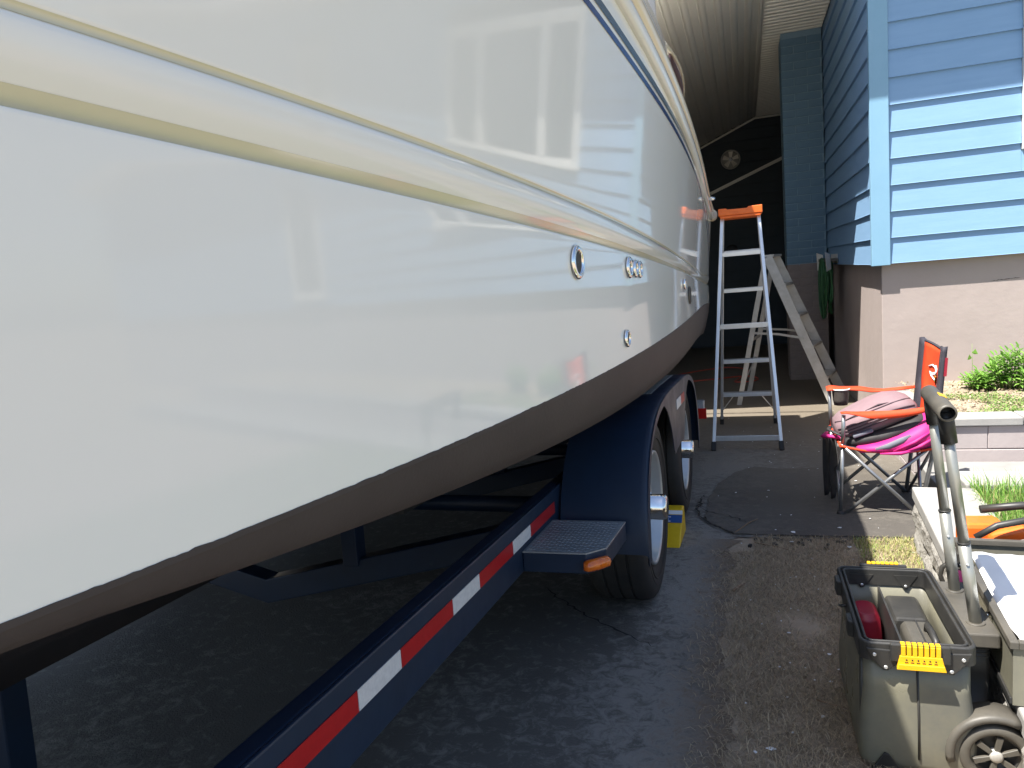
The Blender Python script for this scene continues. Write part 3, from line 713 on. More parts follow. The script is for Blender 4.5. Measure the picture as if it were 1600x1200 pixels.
def bottom(y):
    zw, zc, zk = zW(y), zC(y), zK(y); o_ = min(.062, .32 * (zw - zc)); zc = min(zc + (.066 - o_) * .34, zw - .028); x = xh(y); hb = x - XC
    P = [(x, zw), (x - o_ * .16, zw + (zc - zw) * .3), (x - o_ * .6, zw + (zc - zw) * .75), (x - o_ * .94, zc + .003), (x - o_ - .003, zc - .001), (x - .135, zc + .006)]
    x1, z1 = x - .135, zc + .006; xk = XC
    for t, dz in ((.06, 0), (.30, 0), (.31, -.016), (.37, -.018), (.38, 0), (.62, 0), (.63, -.015), (.69, -.017), (.70, 0), (1.0, 0)):
        P.append((x1 + (xk - x1) * t, z1 + (zk + .03 - z1) * (t ** 1.45) + dz * .8))
    return P
ST = [-2.35, -2.2, -2.0, -1.7, -1.4, -1.1, -.8, -.5, -.25, 0, .2] + [.3 + .1 * i for i in range(60)]
ST = [y for y in ST if y < 6.25] + [6.25, 6.31, Y_AFT]
boat = thing('motorboat', 'white cabin cruiser on its trailer with dark bottom paint and navy pinstripes', 'boat', (XC, 2.6, -.1))
def half(fn, mirror):
    return [[Vector(((2 * XC - x) if mirror else x, y, max(z, zK(y) - .001))) for x, z in fn(y)] for y in ST]
mb = MB()
for mi in (0, 1): mb.rings(half(topside, mi), True, False)
# transom and bow closing
def trans(y):
    T = [(x, z) for x, z in topside(y)]; return T
T = topside(Y_AFT); n = len(T)
mb.add([Vector((x, Y_AFT, z)) for x, z in T] + [Vector((2 * XC - x, Y_AFT + .0, z)) for x, z in T], [(i, i + 1, n + i + 1, n + i) for i in range(n - 1)])
hull = obj('hull', mb, M['gel'], boat, fix=False)
def accent(fn, name):  # olive cream strip, used in the groove and on the moulding underside
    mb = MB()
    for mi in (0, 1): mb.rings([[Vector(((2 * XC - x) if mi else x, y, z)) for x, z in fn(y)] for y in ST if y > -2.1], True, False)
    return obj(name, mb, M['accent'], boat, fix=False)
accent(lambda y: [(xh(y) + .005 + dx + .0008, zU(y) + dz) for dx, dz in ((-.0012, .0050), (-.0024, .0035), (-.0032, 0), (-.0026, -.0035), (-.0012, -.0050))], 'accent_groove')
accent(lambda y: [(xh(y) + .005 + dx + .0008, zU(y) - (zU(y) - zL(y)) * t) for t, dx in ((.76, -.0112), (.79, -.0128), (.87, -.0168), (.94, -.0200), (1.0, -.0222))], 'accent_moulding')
es = hull.modifiers.new('edge', 'EDGE_SPLIT'); es.split_angle = R(60)
mb = MB()
for mi in (0, 1): mb.rings(half(bottom, mi), True, False)
T = bottom(Y_AFT); n = len(T)
mb.add([Vector((x, Y_AFT, z)) for x, z in T] + [Vector((2 * XC - x, Y_AFT, z)) for x, z in T], [(i, i + 1, n + i + 1, n + i) for i in range(n - 1)])
bp = obj('bottom_paint', mb, M['antifoul'], boat, fix=False)
es = bp.modifiers.new('edge', 'EDGE_SPLIT'); es.split_angle = R(40)
mb = MB(); rr = []
for i in range(900):
    y = -.4 + (Y_AFT + .4) * i / 899
    e = .0011 * noise.noise(Vector((y * 34, 0, 1))) + .0012 * noise.noise(Vector((y * 130, 0, 4))) + .0022 * max(0, noise.noise(Vector((y * 9, 0, 8))) - .2)
    z = zW(y); rr.append([Vector((xh(y) + .0008, y, z - .006)), Vector((xh(y) + .0012, y, z + .0012 + e)), Vector((xh(y) + .0002, y, z + .0014 + e))])
mb.rings(rr, False, False); obj('paint_edge', mb, M['antifoul'], bp, fix=False)
# pinstripes: thin raised vinyl lines following the sheer
def interp(tab, y):
    for (a, za), (b, zb) in zip(tab[:-1], tab[1:]):
        if y <= b: t = (y - a) / (b - a); return za + (zb - za) * t
    return tab[-1][1]
def smooth_tab(tab, n=80):
    P = [tab[0]] + tab + [tab[-1]]; out = []
    for i in range(1, len(P) - 2):
        p0, p1, p2, p3 = [Vector((a, b, 0)) for a, b in (P[i - 1], P[i], P[i + 1], P[i + 2])]
        for k_ in range(12):
            t = k_ / 12; q = .5 * ((2 * p1) + (p2 - p0) * t + (2 * p0 - 5 * p1 + 4 * p2 - p3) * t * t + (3 * p1 - p0 - 3 * p2 + p3) * t ** 3); out.append((q.x, q.y))
    out.append(tab[-1]); return out
S1 = [(-2.0, 2.2), (-.5, 2.01), (.8, 1.88), (1.79, 1.785), (2.25, 1.745), (2.75, 1.71), (3.7, 1.650), (4.4, 1.60), (5.1, 1.525), (5.6, 1.44), (6.0, 1.32), (6.25, 1.19), (6.31, 1.13)]
S2 = [(-2.0, 2.235), (-.5, 2.045), (.8, 1.915), (1.87, 1.812), (2.25, 1.777), (2.75, 1.742), (3.7, 1.685), (4.4, 1.645), (5.1, 1.585), (5.6, 1.515), (6.0, 1.41), (6.25, 1.26), (6.31, 1.19)]
for tab, w, mt in ((S1, .0085, 'navy'), (S2, .011, 'slate')):
    mb = MB(); P = smooth_tab(tab)
    for mi in (0, 1):
        rr = []
        for i, (y, z) in enumerate(P):
            a = P[max(0, i - 1)]; b = P[min(len(P) - 1, i + 1)]; d = Vector((b[0] - a[0], b[1] - a[1])).normalized(); ny, nz = -d.y, d.x
            row = []
            for s_ in (1, -1):
                yy = y + ny * w * s_; zz = z + nz * w * s_; xx = XS(yy, zz) + .0016; row.append(Vector(((2 * XC - xx) if mi else xx, yy, zz)))
            rr.append(row)
        mb.rings(rr, True, False)
    obj('pinstripe', mb, M[mt], boat, fix=False)
# rub rail: white lower roll, dark groove, cream upper roll
def sweep(prof, y0, y1, zf, mats_name, name, parent, step=.1, endcap=True):
    mb = MB(); ys_ = []; y = y0
    while y < y1: ys_.append(y); y += step
    ys_.append(y1)
    for mi in (0, 1):
        rr = []
        for y in ys_:
            z0 = zf(y); x0 = XS(y, z0); rr.append([Vector(((2 * XC - (x0 + dx)) if mi else (x0 + dx), y, z0 + dz)) for dx, dz in prof])
        mb.rings(rr, True, False)
        for r_ in (rr[0], rr[-1]):
            b = len(mb.v); mb.v += r_; mb.f.append([b + i for i in range(len(r_))]); mb.sm.append(False); mb.mi.append(0)
    return obj(name, mb, M[mats_name], parent, fix=False)
rr_ = sweep([(-.01, 0), (.008, .000), (.018, .006), (.024, .018), (.025, .034), (.019, .048), (.010, .054)], -2.3, 6.42, zS, 'gel', 'rub_rail', boat)
sweep([(.008, .054), (.013, .0555), (.013, .061), (.010, .063)], -2.3, 6.40, zS, 'slate', 'rail_groove', rr_)
sweep([(.012, .063), (.022, .067), (.028, .078), (.027, .093), (.019, .104), (.004, .110), (-.02, .112)], -2.3, 6.42, zS, 'cream', 'rail_roll', rr_)
# bulwark / coaming above the rail
def ztop(y): return max(zS(y) + .16, 2.09 + .030 * max(0, y - 3))
def LEAN(y, h): k = min(1, max(0, (y - 3) / 2.5)); return (.012 + .038 * k) + (.07 + .15 * k) * h
def coam(y):
    z0 = zS(y) + .110; zt = max(ztop(y), z0 + .02); lean = LEAN(y, zt - z0)
    x = XS(y, zS(y)) - .012
    P = [(x - .0, z0), (x - lean * .35, z0 + (zt - z0) * .35), (x - lean * .7, z0 + (zt - z0) * .7), (x - lean * .94, z0 + (zt - z0) * .95), (x - lean - .01, zt), (x - lean - .05, zt + .006), (x - lean - .16, zt)]
    return P
CS = [y for y in ST if y > -2.0 and y < 6.28] + [6.42]
mb = MB(); last = {}
for mi in (0, 1):
    rr = [[Vector(((2 * XC - x) if mi else x, y, z)) for x, z in coam(y)] for y in CS]; mb.rings(rr, True, False); last[mi] = rr
for i in range(len(CS) - 1):      # deck between the two coamings
    mb.quad(last[0][i][-1], last[0][i + 1][-1], last[1][i + 1][-1], last[1][i][-1])
mb.quad(last[0][-1][0], last[0][-1][-1], last[1][-1][-1], last[1][-1][0])
deck = obj('deck', mb, M['gel'], boat, fix=False)
for f_, nm in ((.22, .005), (.34, .004)):
    mb = MB()
    for mi in (0, 1):
        rr = []
        for y in [q for q in CS if q < 5.9]:
            z0 = zS(y) + .110; zt = ztop(y); lean = LEAN(y, zt - z0); x = XS(y, zS(y)) - .012 - lean * f_ * .35 / .35 * 1.0 + .0022; z = z0 + (zt - z0) * f_
            rr.append([Vector(((2 * XC - x) if mi else x, y, z - nm)), Vector(((2 * XC - x - .0005) if mi else x - .001, y, z + nm))])
        mb.rings(rr, True, False)
    obj('deck_stripe', mb, M['navy'], deck, fix=False)
# low cabin top, mostly out of sight from the driveway
mb = MB(); rows = []
for y, wd_, h_ in ((-1.2, .25, .02), (-.6, .55, .16), (.2, .75, .26), (1.4, .85, .30), (2.4, .85, .30), (3.0, .85, .05)):
    z = ztop(y); rows.append([Vector((XC + wd_ * a, y, z + h_ * b)) for a, b in ((1, 0), (.94, .6), (.8, .95), (.4, 1.06), (-.4, 1.06), (-.8, .95), (-.94, .6), (-1, 0))])
mb.rings(rows, True, False); obj('cabin_top', mb, M['gel'], boat, fix=False)
HT0, HT1, HX_ = 3.95, 6.12, -.56         # added unseen canvas screens over the cockpit, there to shade the driveway
M['canvas'] = mat('white canvas', (.74, .73, .70), .8, col2=(.68, .67, .64), nscale=6, bump=.1, bscale=200)
scr = None
for sg in (1, -1):
    xo = sg * (HX_ - XC); mb = MB(); rr = []
    for i in range(13):
        y = HT0 + (HT1 - HT0) * i / 12; w_ = .012 * math.sin(i * 1.3); z0 = ztop(y) + .01
        rr.append([Vector((XC + xo + w_ - .009, y, z0)), Vector((XC + xo + w_ + .009, y, z0)), Vector((XC + xo * .99 + .009, y, 2.9)), Vector((XC + xo * .97 + .009, y, 3.5)), Vector((XC + xo * .97 - .009, y, 3.5)), Vector((XC + xo * .99 - .009, y, 2.9))])
    mb.rings(rr, True, True, True, True); scr = obj('added_screen', mb, M['canvas'], boat)
for y in (4.0, 5.1, 6.07):
    mb = MB(); h_ = .16; mb.tube([(XC + (HX_ - XC) * .97 * math.cos(t), y, 3.50 + h_ * math.sin(t)) for t in [math.pi * i / 16 for i in range(17)]], .016, 8); obj('added_bow', mb, M['alu'], boat)  # unseen frame tubes, added along with the screens
# grab rail on the aft coaming
mb = MB(); pts = []
for i in range(15):
    t = i / 14; y = 3.2 + 2.7 * t; z0 = zS(y) + .110; zt = ztop(y); lean = LEAN(y, zt - z0)
    pts.append((XS(y, zS(y)) - .012 - lean - .02 + .062 * math.sin(math.pi * t), y, zt - .005 + .06 * math.sin(math.pi * t)))
mb.tube(pts, .009, 8); obj('grab_rail', mb, M['cream'], boat)
mb = MB(); mb.tube([(p[0] - .02, p[1], p[2] - .035 * math.sin(math.pi * i / 14)) for i, p in enumerate(pts)][2:-2], .02, 6); obj('canvas_roll', mb, mat('maroon canvas', (.055, .02, .022), .8, col2=(.04, .015, .016)), boat)
# stern details: rounded rail end cap and chrome cleat
mb = MB(); z0 = zS(6.42); x0 = XS(6.42, z0); mb.tube([(x0 + .008, 6.36, z0 + .045), (x0 + .008, 6.44, z0 + .035), (x0 - .005, 6.475, z0 + .01)], [.045, .042, .016], 14); obj('rail_end', mb, M['cream'], boat)
mb = MB(); z0 = zS(5.3); x0 = XS(5.3, z0); mb.tube([(x0 + .035, 5.26, z0 + .03), (x0 + .055, 5.3, z0 + .035), (x0 + .035, 5.34, z0 + .03)], .012, 8); obj('rail_fitting', mb, M['chrome'], boat)
# through-hull fittings
def thru(y, z, r, mt='chrome', bore=.55):
    x = XS(y, z); e = .05; dx = (xh(y + e) - xh(y - e)) / (2 * e); nrm = Vector((1, -dx, 0)).normalized()
    o = Vector((x, y, z)) - nrm * .002
    mb = MB(); mb.lathe(o, nrm, [(r, 0), (r, .002), (r * .95, .005), (r * .82, .0078), (r * bore * 1.15, .0072), (r * bore, .004), (r * bore, .001)], 28, cap0=False, cap1=False)
    t_ = obj('through_hull', mb, M[mt], boat)
    mb = MB(); mb.lathe(o, nrm, [(.0005, .0028), (r * bore, .0028)], 20, cap0=False, cap1=False); obj('bore', mb, M['hole'], t_)
for y, z, r, mt, b_ in ((1.721, 1.184, .041, 'chrome', .62), (2.215, 1.165, .033, 'chrome', .42), (2.295, 1.160, .028, 'chrome', .42), (2.358, 1.157, .028, 'chrome', .42), (2.134, .959, .026, 'chrome', .62), (3.509, 1.075, .026, 'chrome', .5), (3.756, 1.013, .045, 'greypl', .8)):
    thru(y, z, r, mt, b_)

# ------------------------------------------------------------------ the trailer
TY = .02
TU = Vector((math.cos(TY), -math.sin(TY), 0)); TV = Vector((math.sin(TY), math.cos(TY), -SL)).normalized(); TW = TU.cross(TV).normalized()
def T_(u, v, w): return TU * u + TV * v + TW * w
trl = thing('boat_trailer', 'navy blue tandem axle boat trailer under the white cruiser', 'trailer', T_(-1.75, 2.8, 0))
UR = -.70; UL = -2.80
RS = -.003
def railw(v): return RS * (v - .8)
def railbox(mb, u0, u1, v0, v1, w0, w1):
    P = []
    for v in (v0, v1):
        s_ = railw(v); P += [T_(u0, v, w0 + s_), T_(u1, v, w0 + s_), T_(u1, v, w1 + s_), T_(u0, v, w1 + s_)]
    mb.add(P, [(0, 1, 2, 3), (7, 6, 5, 4), (0, 4, 5, 1), (1, 5, 6, 2), (2, 6, 7, 3), (3, 7, 4, 0)])
for uo, sgn in ((UR, 1), (UL, -1)):
    mb = MB()
    railbox(mb, uo - .010 * sgn, uo, -1.2, 5.3, .392, .553)                       # web
    railbox(mb, uo - .048 * sgn, uo - .0102 * sgn, -1.2, 5.3, .543, .5528)         # top flange
    railbox(mb, uo - .048 * sgn, uo - .0102 * sgn, -1.2, 5.3, .3922, .402)
    rl = obj('side_rail', mb, M['tblue'], trl, bevel=.004)
    if sgn == 1:
        cuts = [-.53, -.27, -.10, .16, .33, .59, .75, 1.005, 1.168, 1.425, 1.595, 1.858, 2.028, 2.305]
        kind = 1
        seq = []
        for i in range(len(cuts) - 1):
            a, b = cuts[i], cuts[i + 1]; red = (len(cuts) - 2 - i) % 2 == 0
            mb = MB()
            P = [T_(UR + .0022, a + .001, .4735 + railw(a) ), T_(UR + .0022, b - .001, .4735 + railw(b)), T_(UR + .0022, b - .001, .5125 + railw(b)), T_(UR + .0022, a + .001, .5125 + railw(a))]
            mb.prism(P, TU * -.0016)
            obj('reflective_tape', mb, M['tape_r'] if red else M['tape_w'], rl)
# V shaped cross members with bunk posts
for v in (2.12, 3.4, 4.7):
    mb = MB(); hu = .045
    mb.prism([T_(u, v - .04, w + d) for u, w, d in ((UR - .012, .455, hu), (UR - .012, .455, -hu), (-1.75, .21, -hu), (UL + .012, .455, -hu), (UL + .012, .455, hu), (-1.75, .21, hu))], TV * .08)
    obj('cross_member', mb, M['tblue'], trl, bevel=.004)
for v, u in ((2.10, -1.38), (3.4, -1.30), (4.7, -1.3), (2.10, -2.12), (3.4, -2.2), (4.7, -2.2)):
    mb = MB(); wb = .21 + (abs(u + 1.75)) / 1.05 * .245; mb.bar(T_(u, v, wb + .03), T_(u, v, .47), .06, .06, TV); obj('bunk_post', mb, M['tblue'], trl, bevel=.003)
for u in (-1.34, -2.16):
    mb = MB(); mb.bar(T_(u, 2.35, .455), T_(u, 5.2, .455), .07, .04, TW); obj('bunk', mb, M['greypl'], trl)
mb = MB(); mb.bar(T_(-1.85, 1.18, .0), T_(-1.85, 1.18, .33), .07, .07, TV); mb.bar(T_(-1.85, 1.18, .0), T_(-1.85, 1.18, .008), .16, .16, TV); obj('jack_post', mb, M['tblue'], trl, bevel=.004)
for sg in (1, -1):
    mb = MB(); mb.bar(T_(-1.75 + sg * 1.05, -1.15, .48), T_(-1.75 + sg * .04, -2.9, .42), .075, .13, TW); obj('tongue', mb, M['tblue'], trl, bevel=.004)
# tandem fenders
V1, V2, RT_ = 2.80, 4.00, .36
VM, HL = (V1 + V2) / 2, 1.075
def ftop(v):
    t = min(1, abs(v - VM) / HL); return .285 + .505 * max(0, 1 - t ** 4.2) ** (1 / 2.3)
def fbot(v):
    best = .285
    for c_ in (V1, V2):
        d = abs(v - c_)
        if d < .412: best = max(best, .35 + math.sqrt(max(0, .412 ** 2 - d * d)))
    if V1 + .2 < v < V2 - .2:
        m_ = .50 + .9 * (abs(v - VM)) ** 1.5 * 0
        best = max(best, .50 - .25 * (v - VM) ** 2)
    return min(best, ftop(v) - .028)
fv = []
for i in range(121):
    a = math.pi * i / 120; fv.append(VM - HL * math.cos(a) * (1 - .0005))
for (uo, ui) in ((-.385, -.69), (-3.115, -2.81)):
    mb = MB()
    mb.rings([[T_(uo, v, ftop(v)), T_(uo, v, fbot(v))] for v in fv], False, False)
    mb.rings([[T_(uo + (.004 if uo < -2 else -.004), v, ftop(v)), T_(uo + (.004 if uo < -2 else -.004), v, fbot(v))] for v in fv], False, False)
    mb.rings([[T_(uo + (.004 if uo < -2 else -.004), v, fbot(v)), T_(uo, v, fbot(v))] for v in fv], True, False)
    sg = -1 if uo > -2 else 1
    prof = lambda v: [T_(uo, v, ftop(v) - .010), T_(uo + sg * .004, v, ftop(v) - .002), T_(uo + sg * .012, v, ftop(v) + .002), T_(uo + sg * .03, v, ftop(v) + .003), T_(ui, v, ftop(v) + .003)]
    mb.rings([prof(v) for v in fv], True, False)
    fd = obj('fender', mb, M['tblue'], trl)
    if uo > -2:
        for a, b, mt in ((3.02, 3.20, 'tape_w'), (3.202, 3.36, 'tape_r')):
            mb = MB(); w0 = .675; mb.prism([T_(uo + .0025, a + .30, w0), T_(uo + .0025, b + .30, w0), T_(uo + .0025, b + .30, w0 + .045), T_(uo + .0025, a + .30, w0 + .045)], TU * -.002); obj('reflective_tape', mb, M[mt], fd)
        mb = MB()
        for i in range(22):
            v = 3.0 + i * .036; mb.prism([T_(-.45, v, ftop(v) + .0035), T_(-.62, v, ftop(v) + .0035), T_(-.62, v + .02, ftop(v + .02) + .0035), T_(-.45, v + .02, ftop(v + .02) + .0035)], TW * .003)
        obj('grip_strip', mb, M['tread'], fd)
# wheels
def wheel(u, v, outer=1):
    s_ = outer; ax = TU * s_; o = T_(u, v, RT_)          # u is the outer face
    prof = [(.235, -.235), (.30, -.24), (.335, -.225), (.352, -.205), (.36, -.18), (.36, -.165), (.353, -.163), (.353, -.157), (.36, -.155), (.36, -.118), (.353, -.116), (.353, -.110), (.36, -.108), (.36, -.072), (.353, -.070), (.353, -.064), (.36, -.062), (.358, -.035), (.350, -.016), (.335, -.004), (.31, .002), (.285, .001), (.262, -.006), (.245, -.008), (.232, -.016), (.222, -.02)]
    mb = MB(); mb.lathe(o, ax, prof, 64, cap0=False, cap1=False); t = obj('tyre', mb, M['tyre'], trl)
    es = t.modifiers.new('edge', 'EDGE_SPLIT'); es.split_angle = R(50)
    mb = MB()
    for rr in (.30, .275): mb.lathe(o, ax, [(rr - .002, .0), (rr, .004), (rr + .002, .0)], 64, cap0=False, cap1=False)
    obj('sidewall_rib', mb, M['tyre'], t)
    pr = [(.226, -.014), (.224, -.006), (.216, -.005), (.210, -.014), (.205, -.045), (.19, -.065), (.165, -.060), (.14, -.048), (.11, -.046), (.085, -.052), (.06, -.055), (.001, -.055)]
    mb = MB(); mb.lathe(o, ax, pr, 48, cap0=False, cap1=False)
    rm = obj('rim', mb, M['rim'], trl)
    e1 = TV; e2 = TW
    for i in range(5):
        a = 2 * math.pi * i / 5 + .4; mb = MB(); p = o + (e1 * math.cos(a) + e2 * math.sin(a)) * .082 - ax * .055
        mb.lathe(p, ax, [(.011, 0), (.011, .018), (.007, .024), (.001, .025)], 6, smooth=False, cap0=False); obj('lug_nut', mb, M['chrome'], rm)
    for i in range(8):
        a = 2 * math.pi * i / 8; mb = MB(); p = o + (e1 * math.cos(a) + e2 * math.sin(a)) * .172 - ax * .0625
        mb.lathe(p, ax, [(.001, .002), (.017, .002), (.019, -.002)], 12, cap0=False, cap1=False); obj('vent_hole', mb, M['hole'], rm)
    mb = MB(); mb.lathe(o - ax * .056, ax, [(.062, 0), (.060, .012), (.052, .018), (.051, .080), (.047, .092), (.040, .097), (.001, .098)], 28, cap0=False)
    obj('hub_cap', mb, M['chrome'], rm)
wheel(-.42, V1); wheel(-.42, V2); wheel(-3.08, V1, -1); wheel(-3.08, V2, -1)
for v in (V1, V2):
    mb = MB(); mb.tube([T_(-.70, v, RT_), T_(-2.80, v, RT_)], .035, 12); obj('axle', mb, M['tblue'], trl)
# step plate ahead of the fender
SW = .452
step = MB(); out = [(-.699, 1.94), (-.507, 1.946), (-.458, 2.005), (-.449, 2.275), (-.699, 2.275)]
step.prism([T_(u + .03 * 0, v, SW - .062) for u, v in out], TW * .058)
stp = obj('step_frame', step, M['tblue'], trl, bevel=.003)
mb = MB(); mb.prism([T_(u, v, SW - .0035) for u, v in out], TW * .004); tp = obj('tread_plate', mb, M['tread'], stp)
mb = MB()
for i in range(19):
    for j in range(25):
        u = -.690 + .0128 * i; v = 1.950 + .0132 * j + (.0066 if i % 2 else 0)
        if v > 2.266 or u > -.458 or (u > -.502 and v < 1.950 + (u + .502) * 1.25 + .008): continue
        a = R(40) if (i + j) % 2 else R(-50); d = TU * math.cos(a) + TV * math.sin(a); e = TU * -math.sin(a) + TV * math.cos(a); c_ = T_(u, v, SW + .0006)
        mb.add([c_ - d * .0056, c_ - e * .0015, c_ + d * .0056, c_ + e * .0015, c_ + TW * .0011 - d * .003, c_ + TW * .0011 + d * .003], [(0, 1, 4), (1, 2, 5), (1, 5, 4), (2, 3, 5), (3, 0, 4), (3, 4, 5)])
tag(obj('tread_lug', mb, M['tread'], stp), kind='stuff')
mb = MB(); a = T_(-.515, 1.936, SW - .034); b = T_(-.458, 1.998, SW - .034); nn = (b - a).cross(TW).normalized()
mb.tube([a + nn * .004, a.lerp(b, .1) + nn * .010, a.lerp(b, .5) + nn * .013, a.lerp(b, .9) + nn * .010, b + nn * .004], [.013, .0175, .018, .0175, .013], 10); obj('marker_light', mb, M['amber'], stp)
# tail lamp block
mb = MB(); mb.box(T_(-.43, 4.95, .455), (.085, .10, .10), TU, TV, TW); tb = obj('tail_bracket', mb, M['tread'], trl, bevel=.004)
mb = MB(); mb.box(T_(-.415, 4.893, .425), (.09, .02, .07), TU, TV, TW); obj('tail_lamp', mb, M['redlens'], tb, bevel=.004)
mb = MB(); mb.bar(T_(-.50, 5.0, .46), T_(-2.9, 5.0, .46), .06, .08, TW); obj('tail_bar', mb, M['tblue'], tb)

# ------------------------------------------------------------------ wheel chock
ck = thing('wheel_chock', 'yellow plastic wheel chock with blue and white sticker behind the front trailer wheel', 'wheel chock', T_(-.45, 3.4, 0))
prof = [(3.365, 0.004), (3.43, .044), (3.478, .074), (3.481, .088), (3.53, .118), (3.55, .145), (3.62, .145), (3.66, .004)]
mb = MB(); mb.prism([T_(-.575, v, w) for v, w in prof], TU * .170); cb = obj('chock_body', mb, M['yellow'], ck, bevel=.006)
def onface(a, b, u0, u1, t0, t1, off=.0015):
    pa = T_(0, *a); pb = T_(0, *b); n_ = (pb - pa).cross(TU).normalized(); n_ = n_ if n_.z > 0 else -n_
    q = [pa.lerp(pb, t) + TU * u + n_ * off for u, t in ((u0, t0), (u1, t0), (u1, t1), (u0, t1))]; return q, n_
q, n_ = onface((3.481, .088), (3.53, .118), -.52, -.405, .1, .98); mb = MB(); mb.prism(q, n_ * .0012); obj('sticker', mb, M['label_b'], cb)
q, n_ = onface((3.53, .118), (3.55, .145), -.52, -.405, .1, .7); mb = MB(); mb.prism(q, n_ * .0012); obj('sticker', mb, M['paper'], cb)
q1 = MB()
for i in range(3):
    q, n_ = onface((3.481, .088), (3.53, .118), -.49, -.46 if i != 1 else -.47, .2 + .24 * i, .28 + .24 * i, .0032); q1.prism(q, n_ * .0006)
obj('sticker_print', q1, M['paper'], cb)

# ------------------------------------------------------------------ step ladder with orange top
ld = thing('stepladder', 'aluminium stepladder with orange top cap standing open at the stern', 'ladder', (-.02, 6.3, gz(6.3)))
G0 = gz
NF = [Vector((-.278, 5.752, -.288)), Vector((.225, 5.752, -.288))]
NT = [Vector((-.150, 6.27, 1.545)), Vector((.128, 6.27, 1.545))]
FF = [Vector((-.250, 6.97, -.332)), Vector((.226, 6.97, -.332))]
FT = [Vector((-.150, 6.40, 1.545)), Vector((.128, 6.40, 1.545))]
for i in (0, 1):
    mb = MB(); d = (NT[i] - NF[i]).normalized(); mb.bar(NF[i] + d * .055, NT[i], .026, .036, (0, -1, .25)); obj('rear_rail', mb, M['alu'], ld, bevel=.003)
    mb = MB(); mb.bar(NF[i] + Vector((0, 0, .002)), NF[i] + d * .075, .038, .048, (0, -1, .25)); obj('foot', mb, M['blackrub'], ld, bevel=.006)
    mb = MB(); d = (FT[i] - FF[i]).normalized(); mb.bar(FF[i] + d * .05, FT[i], .024, .062, (0, 1, .25)); obj('front_rail', mb, M['alu'], ld, bevel=.003)
    mb = MB(); mb.bar(FF[i] + Vector((0, 0, .002)), FF[i] + d * .07, .036, .07, (0, 1, .25)); obj('foot', mb, M['blackrub'], ld, bevel=.006)
def onr(A, B, z): t = (z - A.z) / (B.z - A.z); return A.lerp(B, t)
for z in (-.19, .66, 1.225):
    a, b = onr(NF[0], NT[0], z), onr(NF[1], NT[1], z); mb = MB(); mb.bar(a + Vector((.013, -.014, 0)), b + Vector((-.013, -.014, 0)), .008, .040 if z < 1 else .034); obj('cross_brace', mb, M['alu'], ld, bevel=.002)
for i in range(5):
    z = -.332 + .318 * (i + 1) ; a, b = onr(FF[0], FT[0], z), onr(FF[1], FT[1], z)
    mb = MB(); mb.aabb(a.x + .012, b.x - .012, a.y - .055, a.y + .03, z - .004, z); mb.aabb(a.x + .012, b.x - .012, a.y - .055, a.y - .051, z - .034, z - .004); obj('step', mb, M['alu'], ld, bevel=.0015)
for sx, i in ((1, 0), (-1, 1)):
    z = -.332 + .318; a = onr(FF[i], FT[i], z - .17); b = onr(FF[i], FT[i], z - .035); mb = MB(); mb.bar(a + Vector((sx * .01, -.02, 0)), b + Vector((sx * .10, -.02, 0)), .012, .006); obj('step_brace', mb, M['alu'], ld)
    a = onr(NF[i], NT[i], .62); b = onr(FF[i], FT[i], .62); mb = MB(); mb.bar(a, b, .006, .02); obj('spreader', mb, M['alu'], ld)
mb = MB()
top = [(-.178, 1.532), (-.178, 1.590), (-.115, 1.590), (-.11, 1.580), (.045, 1.578), (.05, 1.590), (.158, 1.592), (.158, 1.532)]
mb.prism([(x, 6.20, z) for x, z in top], (0, .26, 0)); mb.aabb(-.165, .145, 6.205, 6.455, 1.51, 1.5315)
obj('top_cap', mb, M['orange'], ld, bevel=.005)

# ------------------------------------------------------------------ old step ladder standing sideways
l2 = thing('stepladder', 'weathered grey stepladder seen from its side beside the brick pier', 'ladder', (.37, 8.2, gz(8.2)))
ta = Vector((.235, 7.96, 1.185)); tb_ = Vector((.325, 8.36, 1.185))
fa = Vector((.817, 7.86, gz(7.9) + .002)); fb = Vector((.97, 8.46, gz(8.4) + .002))
la = Vector((-.101, 8.0, gz(8.04) + .002)); lb = Vector((.00, 8.62, gz(8.6) + .002))
for p, q in ((ta, fa), (tb_, fb)):
    mb = MB(); mb.bar(p, q, .026, .092, Vector((1, 0, .4))); obj('front_rail', mb, M['alu_old'], l2, bevel=.003)
for p, q in ((ta, la), (tb_, lb)):
    mb = MB(); mb.bar(p + Vector((-.03, .01, -.06)), q, .034, .05, Vector((1, 0, -.2))); obj('rear_leg', mb, M['alu_old'], l2, bevel=.003)
for i in range(4):
    t = (.19, .40, .61, .82)[i]; a = ta.lerp(fa, t); b = tb_.lerp(fb, t); mb = MB(); dd = (b - a).normalized(); mb.box((a + b) / 2 + Vector((.0, 0, 0)), (.11, (b - a).length - .03, .026), Vector((dd.y, -dd.x, 0)), dd, (0, 0, 1)); obj('step', mb, M['alu_old'], l2, bevel=.002)
mb = MB(); mb.box((ta + tb_) / 2 + Vector((.01, 0, .012)), (.11, .42, .024), (1, 0, 0), (tb_ - ta).normalized(), (0, 0, 1)); obj('top_step', mb, M['alu_old'], l2, bevel=.003)
for p, q, r_, s_ in ((ta, fa, ta, la), (tb_, fb, tb_, lb)):
    a = p.lerp(q, .55); b = r_.lerp(s_, .50); m_ = (a + b) / 2 + Vector((0, 0, .015)); mb = MB(); mb.bar(a + Vector((0, -.02, 0)), m_ + Vector((0, -.02, 0)), .006, .022); mb.bar(m_ + Vector((0, -.026, 0)), b + Vector((0, -.026, 0)), .006, .022); obj('spreader', mb, M['alu_old'], l2)
